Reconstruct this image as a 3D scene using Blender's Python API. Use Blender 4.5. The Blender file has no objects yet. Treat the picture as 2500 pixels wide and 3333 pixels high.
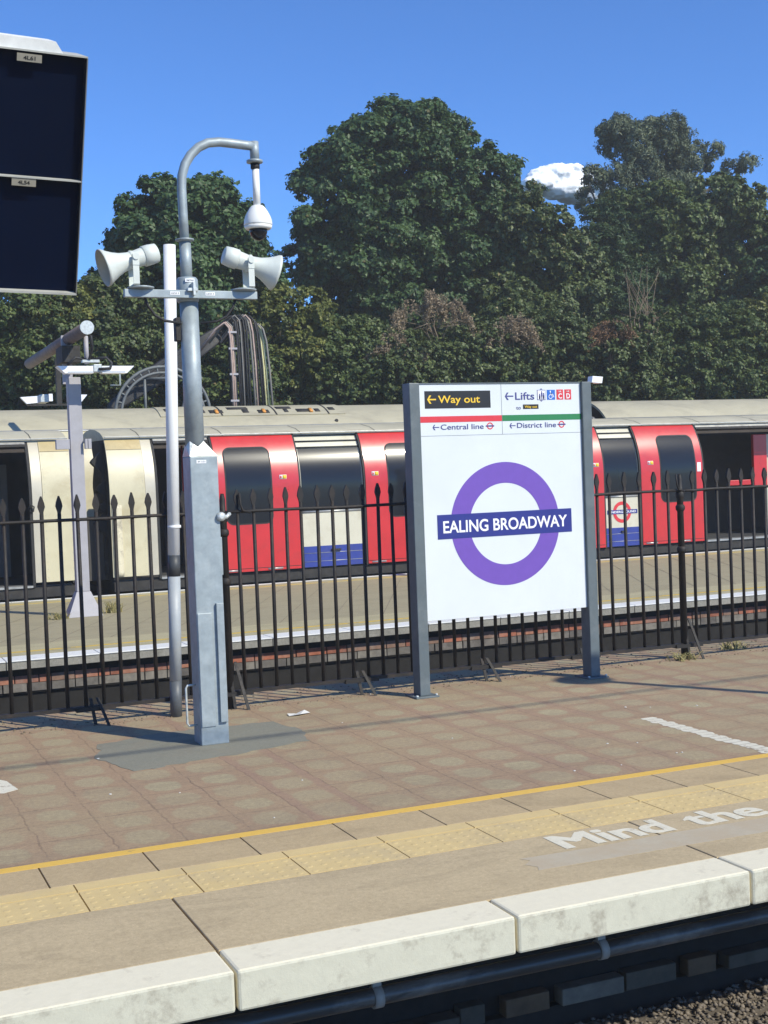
import bpy, bmesh, math, random
import numpy as np
from mathutils import Vector, Matrix
R = math.radians
rnd = random.Random(7)
scene = bpy.context.scene
COL = scene.collection

# ------------------------------------------------------------------ camera, sky, sun, exposure
M = [[0.917, 0.047, 0.397], [-0.398, 0.013, 0.917], [-0.038, 0.999, -0.030]]
cx = Vector((M[0][0], M[1][0], M[2][0])).normalized()
cf = Vector((M[0][2], M[1][2], M[2][2])).normalized()
cu = cx.cross(cf).normalized()
cf = cu.cross(cx).normalized()
cam_data = bpy.data.cameras.new('camera'); cam = bpy.data.objects.new('camera', cam_data); COL.objects.link(cam)
cam.matrix_world = Matrix(((cx.x, cu.x, -cf.x, 0), (cx.y, cu.y, -cf.y, 0), (cx.z, cu.z, -cf.z, 1.6), (0, 0, 0, 1)))
cam_data.sensor_fit = 'VERTICAL'; cam_data.sensor_height = 36.0
cam_data.lens = 36.0 * 2800.0 / 2212.0
cam_data.clip_start = 0.05; cam_data.clip_end = 9000
scene.camera = cam

SUN_DIR = Vector((0.51 * 0.788, -0.86 * 0.788, 0.616)).normalized()   # towards the sun
SUN_EL = math.asin(SUN_DIR.z)
world = bpy.data.worlds.new('World'); scene.world = world; world.use_nodes = True
nt = world.node_tree; nt.nodes.clear()
wo = nt.nodes.new('ShaderNodeOutputWorld'); bg = nt.nodes.new('ShaderNodeBackground'); sky = nt.nodes.new('ShaderNodeTexSky')
sky.sky_type = 'NISHITA'; sky.sun_disc = False; sky.sun_elevation = SUN_EL
sky.sun_rotation = math.atan2(SUN_DIR.x, SUN_DIR.y)
sky.altitude = 2500; sky.air_density = 1.0; sky.dust_density = 0.0; sky.ozone_density = 6.0
bg.inputs['Strength'].default_value = 0.13
tint = nt.nodes.new('ShaderNodeMix'); tint.data_type = 'RGBA'; tint.blend_type = 'MULTIPLY'; tint.inputs[0].default_value = 1.0
tint.inputs[7].default_value = (0.58, 0.84, 1.10, 1)      # deep clear summer blue
nt.links.new(sky.outputs[0], tint.inputs[6]); nt.links.new(tint.outputs[2], bg.inputs[0]); nt.links.new(bg.outputs[0], wo.inputs[0])
sd = bpy.data.lights.new('sun', 'SUN'); sun = bpy.data.objects.new('sun', sd); COL.objects.link(sun)
sd.energy = 3.6; sd.angle = R(0.53); sd.color = (1.0, 0.945, 0.79)
sun.rotation_euler = SUN_DIR.to_track_quat('Z', 'Y').to_euler()
scene.view_settings.view_transform = 'Standard'; scene.view_settings.look = 'None'
scene.view_settings.exposure = 0.55; scene.view_settings.gamma = 1.0

# ------------------------------------------------------------------ materials
def newmat(name):
    m = bpy.data.materials.new(name); m.use_nodes = True
    n = m.node_tree; b = n.nodes['Principled BSDF']
    return m, n, b
def node(n, t, **kw):
    x = n.nodes.new(t)
    for k, v in kw.items():
        if k in x.inputs: x.inputs[k].default_value = v
        else: setattr(x, k, v)
    return x
def noise(n, scale, detail=4, rough=0.6, co=None, dist=0.0):
    x = node(n, 'ShaderNodeTexNoise'); x.inputs['Scale'].default_value = scale
    x.inputs['Detail'].default_value = detail; x.inputs['Roughness'].default_value = rough
    x.inputs['Distortion'].default_value = dist
    if co is not None: n.links.new(co, x.inputs['Vector'])
    return x.outputs['Fac']
def ramp(n, fac, stops):
    r = node(n, 'ShaderNodeValToRGB'); e = r.color_ramp.elements
    while len(e) < len(stops): e.new(0.5)
    for i, (p, c) in enumerate(stops):
        e[i].position = p; e[i].color = (c, c, c, 1) if isinstance(c, (int, float)) else (*c, 1)
    n.links.new(fac, r.inputs[0]); return r.outputs[0]
def mix(n, fac, a, b, blend='MIX'):
    x = node(n, 'ShaderNodeMix'); x.data_type = 'RGBA'; x.blend_type = blend
    for s, v in ((x.inputs[0], fac), (x.inputs[6], a), (x.inputs[7], b)):
        if isinstance(v, (int, float)): s.default_value = v
        elif isinstance(v, tuple): s.default_value = (*v, 1)
        else: n.links.new(v, s)
    return x.outputs[2]
def math_(n, op, a, b=None, c=None):
    x = node(n, 'ShaderNodeMath'); x.operation = op
    for i, v in enumerate((a, b, c)):
        if v is None: continue
        if isinstance(v, (int, float)): x.inputs[i].default_value = v
        else: n.links.new(v, x.inputs[i])
    return x.outputs[0]
def coord(n, scale=(1, 1, 1), rot=(0, 0, 0)):
    t = node(n, 'ShaderNodeTexCoord'); mp = node(n, 'ShaderNodeMapping')
    mp.inputs['Scale'].default_value = scale; mp.inputs['Rotation'].default_value = rot
    n.links.new(t.outputs['Object'], mp.inputs[0]); return mp.outputs[0]
def bump(n, b, h, strength=0.3, dist=0.01):
    x = node(n, 'ShaderNodeBump'); x.inputs['Strength'].default_value = strength; x.inputs['Distance'].default_value = dist
    n.links.new(h, x.inputs['Height']); n.links.new(x.outputs[0], b.inputs['Normal'])
def paint(name, col, rough=0.5, metal=0.0, var=0.15, vscale=6, dirt=None, dirt_amt=0.3, dscale=3, bmp=0.0, stretch=(1, 1, 1), coat=0.0):
    m, n, b = newmat(name)
    co = coord(n, stretch)
    f = noise(n, vscale, 6, 0.65, co)
    hi = tuple(min(1, c * (1 + var)) for c in col); lo = tuple(c * (1 - var) for c in col)
    c = mix(n, ramp(n, f, [(0.3, 0.0), (0.7, 1.0)]), lo, hi)
    if dirt is not None:
        d = ramp(n, noise(n, dscale, 8, 0.7, co, 0.5), [(0.5, 0.0), (0.72, dirt_amt)])
        c = mix(n, d, c, dirt)
    n.links.new(c, b.inputs['Base Color'])
    r = node(n, 'ShaderNodeMapRange'); n.links.new(noise(n, vscale * 2.3, 5, 0.6, co), r.inputs[0])
    r.inputs[3].default_value = max(0.02, rough * 0.75); r.inputs[4].default_value = min(1, rough * 1.3)
    n.links.new(r.outputs[0], b.inputs['Roughness'])
    b.inputs['Metallic'].default_value = metal
    if coat: b.inputs['Coat Weight'].default_value = coat; b.inputs['Coat Roughness'].default_value = 0.24
    if bmp: bump(n, b, noise(n, vscale * 6, 6, 0.7, co), bmp, 0.01)
    return m
def flat(name, col, rough=0.5):
    return paint(name, col, rough, var=0.04, vscale=20)

m_galv = paint('galvanised_steel', (0.30, 0.35, 0.37), 0.5, 0.25, 0.16, 14, (0.46, 0.5, 0.5), 0.5, 7, 0.03)
m_galv_bright = paint('bright_zinc', (0.55, 0.58, 0.56), 0.42, 0.3, 0.25, 40)
m_white_gloss = paint('white_enamel', (0.80, 0.80, 0.76), 0.4, 0, 0.04, 10, (0.5, 0.47, 0.4), 0.15, 5)
m_horn = paint('horn_plastic', (0.58, 0.62, 0.58), 0.5, 0, 0.07, 12, (0.4, 0.4, 0.34), 0.25, 6)
m_sign = paint('sign_vitreous_white', (0.66, 0.70, 0.71), 0.3, 0, 0.035, 1.3, (0.5, 0.52, 0.5), 0.18, 2)
m_purple = flat('purple_enamel', (0.155, 0.078, 0.40), 0.35)
m_navy = flat('navy_enamel', (0.025, 0.032, 0.21), 0.35)
m_slate = paint('slate_grey_paint', (0.10, 0.125, 0.135), 0.5, 0, 0.1, 8, (0.25, 0.27, 0.27), 0.3, 5)
m_black = paint('black_iron_paint', (0.011, 0.009, 0.008), 0.65, 0, 0.3, 20, (0.06, 0.035, 0.022), 0.5, 14, 0.05)
m_black_flat = flat('black_vinyl', (0.012, 0.012, 0.012), 0.4)
m_yellow_txt = flat('yellow_vinyl', (0.80, 0.52, 0.03), 0.5)
m_blue_txt = flat('dark_blue_vinyl', (0.05, 0.055, 0.22), 0.5)
m_red_v = flat('red_vinyl', (0.62, 0.035, 0.045), 0.45)
m_green_v = flat('green_vinyl', (0.015, 0.19, 0.06), 0.45)
m_blue_v = flat('blue_vinyl', (0.02, 0.13, 0.50), 0.45)
m_line = flat('thin_grey_line', (0.22, 0.24, 0.26), 0.5)
m_white_v = flat('white_vinyl', (0.82, 0.82, 0.82), 0.45)
m_train_red = paint('train_red_paint', (0.54, 0.020, 0.020), 0.3, 0, 0.08, 3, (0.30, 0.03, 0.025), 0.35, 5, coat=0.55)
m_train_white = paint('train_cream_white', (0.60, 0.57, 0.45), 0.35, 0, 0.05, 3, (0.4, 0.34, 0.22), 0.4, 4, coat=0.3)
m_cream = paint('cream_paint', (0.57, 0.52, 0.35), 0.36, 0.0, 0.10, 1.6, (0.36, 0.28, 0.13), 0.5, 1.8, coat=0.3)
m_roof = paint('roof_grey_beige', (0.41, 0.375, 0.265), 0.55, 0, 0.10, 2.5, (0.20, 0.18, 0.14), 0.5, 2.2, stretch=(0.5, 1, 1))
m_roof2 = paint('roof_cream_beige', (0.50, 0.46, 0.33), 0.5, 0, 0.10, 2.5, (0.2, 0.17, 0.12), 0.5, 3, stretch=(0.5, 1, 1))
m_train_blue = paint('train_blue_paint', (0.03, 0.05, 0.27), 0.35, 0, 0.1, 5, (0.1, 0.09, 0.1), 0.3, 6)
m_gasket = paint('rubber_gasket', (0.02, 0.02, 0.02), 0.7)
m_under = paint('sooty_underframe', (0.028, 0.026, 0.024), 0.8, 0, 0.4, 6, (0.09, 0.08, 0.065), 0.4, 5)
m_inside = paint('shade_toned_interior', (0.06, 0.05, 0.045), 0.7, 0, 0.2, 3)  # interior shade put into the colour: panels darker than their own grey-beige
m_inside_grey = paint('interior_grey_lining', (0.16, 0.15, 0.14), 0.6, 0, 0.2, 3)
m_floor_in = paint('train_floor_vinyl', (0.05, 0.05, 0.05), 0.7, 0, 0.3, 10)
m_steel = paint('worn_aluminium', (0.42, 0.42, 0.40), 0.4, 0.5, 0.2, 10, (0.1, 0.09, 0.08), 0.5, 8)
m_post_grey = paint('warm_grey_paint', (0.36, 0.35, 0.37), 0.55, 0, 0.08, 5, (0.2, 0.2, 0.2), 0.2, 4)
m_tube_brown = paint('weathered_tube', (0.17, 0.13, 0.115), 0.7, 0, 0.3, 8)
m_hoop = paint('dull_hoop_steel', (0.15, 0.16, 0.16), 0.6, 0.2, 0.25, 8)
m_cable = paint('black_cable', (0.02, 0.02, 0.022), 0.6)
m_cable_pink = paint('faded_pink_cable', (0.42, 0.31, 0.26), 0.6, 0, 0.2, 8)
m_cable_yellow = paint('yellow_green_cable', (0.62, 0.60, 0.34), 0.6, 0, 0.15, 8)
m_cable_grey = paint('grey_cable', (0.20, 0.19, 0.17), 0.6)
m_litter = paint('paper_litter', (0.72, 0.70, 0.64), 0.8)
m_orange = flat('orange_handle', (0.65, 0.28, 0.05), 0.5)
m_trunk = paint('bark', (0.06, 0.048, 0.035), 0.9, 0, 0.3, 6, None, 0, 3, 0.5)
m_twig = paint('dead_twig', (0.20, 0.15, 0.10), 0.9)

def glassmat():
    m, n, b = newmat('dark_tinted_glass')
    b.inputs['Base Color'].default_value = (0.010, 0.011, 0.014, 1); b.inputs['Roughness'].default_value = 0.25; b.inputs['Specular IOR Level'].default_value = 0.12
    b.inputs['IOR'].default_value = 1.55; b.inputs['Coat Weight'].default_value = 0.5; b.inputs['Coat Roughness'].default_value = 0.07
    return m
m_glass = glassmat()
def screenmat():
    m, n, b = newmat('unlit_monitor_glass')
    c = mix(n, noise(n, 1.3, 3, 0.5, coord(n)), (0.001, 0.003, 0.012), (0.003, 0.008, 0.028))
    n.links.new(c, b.inputs['Base Color']); b.inputs['Roughness'].default_value = 0.5
    b.inputs['Specular IOR Level'].default_value = 0.04
    return m
m_screen = screenmat()

def paving_mat():
    m, n, b = newmat('two_tone_block_paving')
    tc = node(n, 'ShaderNodeTexCoord'); sep = node(n, 'ShaderNodeSeparateXYZ')
    wob = node(n, 'ShaderNodeTexNoise'); wob.inputs['Scale'].default_value = 9; wob.inputs['Detail'].default_value = 3
    n.links.new(tc.outputs['Object'], wob.inputs['Vector'])
    vm = node(n, 'ShaderNodeVectorMath'); vm.operation = 'MULTIPLY_ADD'
    n.links.new(wob.outputs['Color'], vm.inputs[0]); vm.inputs[1].default_value = (0.045, 0.045, 0); n.links.new(tc.outputs['Object'], vm.inputs[2])
    n.links.new(vm.outputs[0], sep.inputs[0])
    P = 0.303
    def cell(s, off):
        a = math_(n, 'DIVIDE', math_(n, 'ADD', s, off), P)
        return a, math_(n, 'SUBTRACT', math_(n, 'FRACT', a), 0.5), math_(n, 'FLOOR', a)
    ax, fx, ix = cell(sep.outputs[0], -0.97 - 0.0225 + P * 1.5 + P * 20)
    ay, fy, iy = cell(sep.outputs[1], -7.30 - 0.0225 + P * 1.5 + P * 40)
    # superellipse-like rounded face of each block
    qx = math_(n, 'POWER', math_(n, 'ABSOLUTE', math_(n, 'MULTIPLY', fx, 2.55)), 2.4)
    qy = math_(n, 'POWER', math_(n, 'ABSOLUTE', math_(n, 'MULTIPLY', fy, 2.25)), 2.4)
    rr = math_(n, 'ADD', qx, qy)
    comb = node(n, 'ShaderNodeCombineXYZ'); n.links.new(ix, comb.inputs[0]); n.links.new(iy, comb.inputs[1])
    wn = node(n, 'ShaderNodeTexWhiteNoise'); wn.noise_dimensions = '3D'; n.links.new(comb.outputs[0], wn.inputs[0])
    rr = math_(n, 'MULTIPLY', rr, math_(n, 'MULTIPLY_ADD', wn.outputs['Value'], 0.75, 0.7))
    rr = math_(n, 'ADD', rr, math_(n, 'MULTIPLY', math_(n, 'SUBTRACT', noise(n, 22, 5, 0.7, tc.outputs['Object']), 0.5), 0.9))
    face = ramp(n, rr, [(0.60, 1.0), (0.84, 0.0)])
    # joints
    jx = math_(n, 'ABSOLUTE', fx); jy = math_(n, 'ABSOLUTE', fy)
    jm = math_(n, 'MAXIMUM', jx, jy)
    joint = ramp(n, jm, [(0.475, 0.0), (0.495, 1.0)])
    jm_mask = math_(n, 'MULTIPLY', joint, ramp(n, noise(n, 5, 4, 0.7, tc.outputs['Object']), [(0.35, 0.15), (0.62, 1.0)]))
    fine = ramp(n, math_(n, 'ADD', math_(n, 'MULTIPLY', noise(n, 60, 8, 0.85, tc.outputs['Object']), 0.6), math_(n, 'MULTIPLY', noise(n, 170, 4, 0.7, tc.outputs['Object']), 0.4)), [(0.36, 0.0), (0.64, 1.0)]); big = noise(n, 0.9, 4, 0.6, tc.outputs['Object'])
    red = mix(n, fine, (0.288, 0.184, 0.105), (0.456, 0.320, 0.191))
    grey = mix(n, fine, (0.312, 0.262, 0.146), (0.492, 0.421, 0.252))
    fstr = math_(n, 'MULTIPLY', face, math_(n, 'MULTIPLY_ADD', wn.outputs['Value'], 0.45, 0.50))
    # some blocks are wholly plain brown
    c = mix(n, fstr, red, grey)
    c = mix(n, ramp(n, big, [(0.42, 0.0), (0.66, 0.6)]), c, mix(n, fine, (0.300, 0.226, 0.123), (0.468, 0.362, 0.206)))
    c = mix(n, math_(n, 'MULTIPLY', jm_mask, 0.55), c, (0.13, 0.078, 0.052))
    sp = ramp(n, noise(n, 210, 2, 0.5, tc.outputs['Object']), [(0.66, 0.0), (0.76, 0.5)])
    c = mix(n, sp, c, (0.42, 0.39, 0.33))
    st = ramp(n, noise(n, 1.3, 7, 0.75, coord(n, (0.8, 1.6, 1)), 1.0), [(0.50, 0.0), (0.58, 0.22), (0.64, 0.04), (0.74, 0.35)])
    c = mix(n, st, c, (0.17, 0.13, 0.09))
    c = mix(n, ramp(n, noise(n, 34, 8, 0.85, tc.outputs['Object']), [(0.40, 0.38), (0.60, 0.0)]), c, (0.15, 0.105, 0.075))
    c = mix(n, ramp(n, noise(n, 130, 3, 0.6, tc.outputs['Object']), [(0.60, 0.0), (0.70, 0.6)]), c, (0.13, 0.10, 0.08))
    # redder runs of half bricks between some columns of blocks
    rn = node(n, 'ShaderNodeTexWhiteNoise'); rn.noise_dimensions = '1D'; n.links.new(ix, rn.inputs['W'])
    strip = math_(n, 'MULTIPLY', ramp(n, jx, [(0.30, 0.0), (0.36, 1.0)]), ramp(n, rn.outputs['Value'], [(0.55, 0.0), (0.7, 0.35)]))
    c = mix(n, strip, c, mix(n, fine, (0.20, 0.105, 0.075), (0.36, 0.22, 0.165)))
    n.links.new(c, b.inputs['Base Color']); b.inputs['Roughness'].default_value = 0.9
    h = math_(n, 'SUBTRACT', math_(n, 'MULTIPLY', fine, 0.5), jm_mask)
    bump(n, b, h, 0.35, 0.004)
    return m
m_paving = paving_mat()

def slab_mat(name, lo, hi, patch=None, joint=None, jper=2.0, joff=0.0, amt=0.4):
    m, n, b = newmat(name)
    tc = node(n, 'ShaderNodeTexCoord'); co = tc.outputs['Object']
    fine = noise(n, 90, 6, 0.8, co); mid = noise(n, 6, 6, 0.65, co)
    g1 = ramp(n, noise(n, 42, 8, 0.85, co), [(0.36, 0.0), (0.64, 1.0)])
    c = mix(n, math_(n, 'MULTIPLY_ADD', g1, 0.6, math_(n, 'MULTIPLY', mid, 0.4)), lo, hi)
    if patch:
        c = mix(n, ramp(n, noise(n, 2.2, 7, 0.7, co, 0.6), [(0.48, 0.0), (0.68, amt)]), c, patch)
    c = mix(n, ramp(n, noise(n, 150, 3, 0.6, co), [(0.60, 0.0), (0.70, 0.55)]), c, tuple(x * 0.5 for x in lo))
    c = mix(n, ramp(n, noise(n, 170, 3, 0.6, coord(n, (1, 1, 1), (0.3, 0.2, 0.1))), [(0.63, 0.0), (0.72, 0.6)]), c, tuple(min(1, x * 1.5) for x in hi))
    st = ramp(n, noise(n, 1.1, 6, 0.75, coord(n, (0.8, 2.2, 1)), 1.2), [(0.50, 0.0), (0.60, 0.22), (0.66, 0.05), (0.75, 0.3)])
    c = mix(n, st, c, tuple(x * 0.55 for x in lo))
    n.links.new(c, b.inputs['Base Color']); b.inputs['Roughness'].default_value = 0.88
    bump(n, b, fine, 0.35, 0.004)
    return m
m_slab = slab_mat('worn_concrete_slab', (0.360, 0.276, 0.159), (0.600, 0.477, 0.284), (0.336, 0.259, 0.149))
m_slab2 = slab_mat('brown_edge_blocks', (0.348, 0.253, 0.134), (0.552, 0.425, 0.241), (0.300, 0.218, 0.120))
m_far_plat = slab_mat('pale_far_paving', (0.260, 0.223, 0.133), (0.400, 0.351, 0.215), (0.320, 0.272, 0.163))
m_far_edge = slab_mat('far_edge_sand', (0.340, 0.297, 0.168), (0.500, 0.446, 0.267), (0.280, 0.238, 0.138))
m_asphalt = slab_mat('patched_asphalt', (0.17, 0.165, 0.125), (0.26, 0.25, 0.19), (0.24, 0.20, 0.14))
m_ballast = slab_mat('trackbed_ballast', (0.05, 0.042, 0.034), (0.20, 0.17, 0.135), (0.08, 0.065, 0.05))
m_concrete_g = slab_mat('stained_coping_stone', (0.16, 0.155, 0.13), (0.36, 0.34, 0.29), (0.1, 0.095, 0.08))

def worn_paint(name, col, under, thr=(0.60, 0.66), scale=9, stretch=(1, 1, 1), rough=0.7, dirty=0.25):
    m, n, b = newmat(name)
    co = coord(n, stretch)
    f = math_(n, 'ADD', math_(n, 'MULTIPLY', noise(n, scale, 9, 0.72, co), 0.7), math_(n, 'MULTIPLY', noise(n, scale * 0.22, 3, 0.6, co), 0.32))
    w = ramp(n, f, [(thr[0], 0.0), (thr[1], 1.0)])
    c = mix(n, noise(n, 25, 6, 0.7, co), tuple(x * (1 - dirty) for x in col), col)
    c = mix(n, w, c, under)
    n.links.new(c, b.inputs['Base Color']); b.inputs['Roughness'].default_value = rough
    bump(n, b, noise(n, 80, 5, 0.7, co), 0.25, 0.004)
    return m
m_edge_white = worn_paint('worn_white_edge_paint', (0.84, 0.77, 0.57), (0.58, 0.52, 0.38), (0.57, 0.68), 12, dirty=0.2)
m_edge_face = worn_paint('flaking_white_face_paint', (0.62, 0.60, 0.47), (0.32, 0.29, 0.22), (0.51, 0.66), 13)
m_yellow_line = worn_paint('yellow_line_paint', (0.80, 0.50, 0.09), (0.24, 0.18, 0.11), (0.62, 0.70), 14)
m_far_yellow = worn_paint('far_yellow_paint', (0.66, 0.45, 0.07), (0.25, 0.22, 0.15), (0.53, 0.6), 10)
m_far_white = worn_paint('far_white_paint', (0.80, 0.80, 0.76), (0.3, 0.3, 0.27), (0.60, 0.66), 9)
m_letter = worn_paint('platform_letter_paint', (0.80, 0.74, 0.57), (0.44, 0.37, 0.25), (0.55, 0.68), 34)
m_dash = worn_paint('worn_dash_paint', (0.78, 0.73, 0.58), (0.35, 0.28, 0.20), (0.56, 0.60), 22)
m_ghost = worn_paint('scrubbed_old_marking', (0.54, 0.465, 0.33), (0.46, 0.375, 0.25), (0.42, 0.58), 6)

def tactile_mat():
    m, n, b = newmat('buff_tactile_paving')
    tc = node(n, 'ShaderNodeTexCoord'); co = tc.outputs['Object']
    f = noise(n, 7, 7, 0.7, co)
    c = mix(n, f, (0.528, 0.390, 0.171), (0.704, 0.535, 0.246))
    c = mix(n, ramp(n, noise(n, 2.5, 6, 0.7, co), [(0.5, 0.0), (0.7, 0.55)]), c, (0.44, 0.35, 0.21))
    n.links.new(c, b.inputs['Base Color']); b.inputs['Roughness'].default_value = 0.8
    bump(n, b, noise(n, 90, 5, 0.7, co), 0.3, 0.004)
    return m
m_tactile = tactile_mat()

def brick_mat():
    m, n, b = newmat('sooty_brickwork')
    tc = node(n, 'ShaderNodeTexCoord'); mp = node(n, 'ShaderNodeMapping'); mp.inputs['Rotation'].default_value = (R(90), 0, 0)
    n.links.new(tc.outputs['Object'], mp.inputs[0])
    br = node(n, 'ShaderNodeTexBrick'); n.links.new(mp.outputs[0], br.inputs['Vector'])
    br.inputs['Scale'].default_value = 1.0; br.inputs['Brick Width'].default_value = 0.225; br.inputs['Row Height'].default_value = 0.078
    br.inputs['Mortar Size'].default_value = 0.006; br.inputs['Bias'].default_value = -0.2
    br.inputs['Color1'].default_value = (0.34, 0.10, 0.055, 1); br.inputs['Color2'].default_value = (0.17, 0.13, 0.11, 1); br.inputs['Mortar'].default_value = (0.05, 0.045, 0.04, 1)
    c = mix(n, ramp(n, noise(n, 5, 6, 0.7, tc.outputs['Object']), [(0.45, 0.0), (0.7, 0.7)]), br.outputs[0], (0.06, 0.05, 0.045))
    c = mix(n, ramp(n, noise(n, 3, 5, 0.7, tc.outputs['Object']), [(0.62, 0.0), (0.68, 0.7)]), c, (0.5, 0.48, 0.44))
    n.links.new(c, b.inputs['Base Color']); b.inputs['Roughness'].default_value = 0.9
    return m
m_brick = brick_mat()
m_soot_shade = paint('soot_and_shade_black', (0.008, 0.007, 0.006), 0.9, 0, 0.4, 8)  # sooty walls; the same black also paints shade under the far coping

def leafmat(name, dark, light, trans=0.25, warm=None):
    m, n, b = newmat(name)
    at = node(n, 'ShaderNodeAttribute'); at.attribute_name = 'tint'
    c = mix(n, at.outputs['Fac'], dark, light)
    if warm:
        c = mix(n, ramp(n, at.outputs['Fac'], [(0.93, 0.0), (0.97, 1.0)]), c, warm)
    n.links.new(c, b.inputs['Base Color']); b.inputs['Roughness'].default_value = 0.5
    b.inputs['Specular IOR Level'].default_value = 0.35
    tr = node(n, 'ShaderNodeBsdfTranslucent'); n.links.new(c, tr.inputs[0])
    ms = node(n, 'ShaderNodeMixShader'); ms.inputs[0].default_value = trans
    out = [x for x in n.nodes if x.type == 'OUTPUT_MATERIAL'][0]
    n.links.new(b.outputs[0], ms.inputs[1]); n.links.new(tr.outputs[0], ms.inputs[2]); n.links.new(ms.outputs[0], out.inputs[0])
    return m
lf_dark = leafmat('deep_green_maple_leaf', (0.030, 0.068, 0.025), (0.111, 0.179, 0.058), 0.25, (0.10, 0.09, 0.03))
lf_mid = leafmat('mid_green_leaf', (0.047, 0.079, 0.024), (0.164, 0.209, 0.061), 0.25, (0.14, 0.11, 0.04))
lf_ivy = leafmat('ivy_leaf', (0.039, 0.067, 0.022), (0.158, 0.193, 0.062), 0.22, (0.22, 0.19, 0.08))
lf_grey = leafmat('grey_green_narrow_leaf', (0.075, 0.103, 0.061), (0.218, 0.253, 0.143), 0.25)
lf_con = leafmat('conifer_green', (0.024, 0.055, 0.020), (0.081, 0.137, 0.042), 0.12)
lf_yel = leafmat('yellowing_leaf', (0.071, 0.096, 0.024), (0.245, 0.255, 0.066), 0.25, (0.42, 0.32, 0.06))
lf_brown = leafmat('withered_brown_leaf', (0.17, 0.125, 0.08), (0.46, 0.36, 0.23), 0.2)
lf_red = leafmat('rusty_leaf', (0.10, 0.06, 0.035), (0.32, 0.18, 0.09), 0.15)
lf_grass = leafmat('dry_grass', (0.12, 0.12, 0.04), (0.40, 0.33, 0.14), 0.2)

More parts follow.
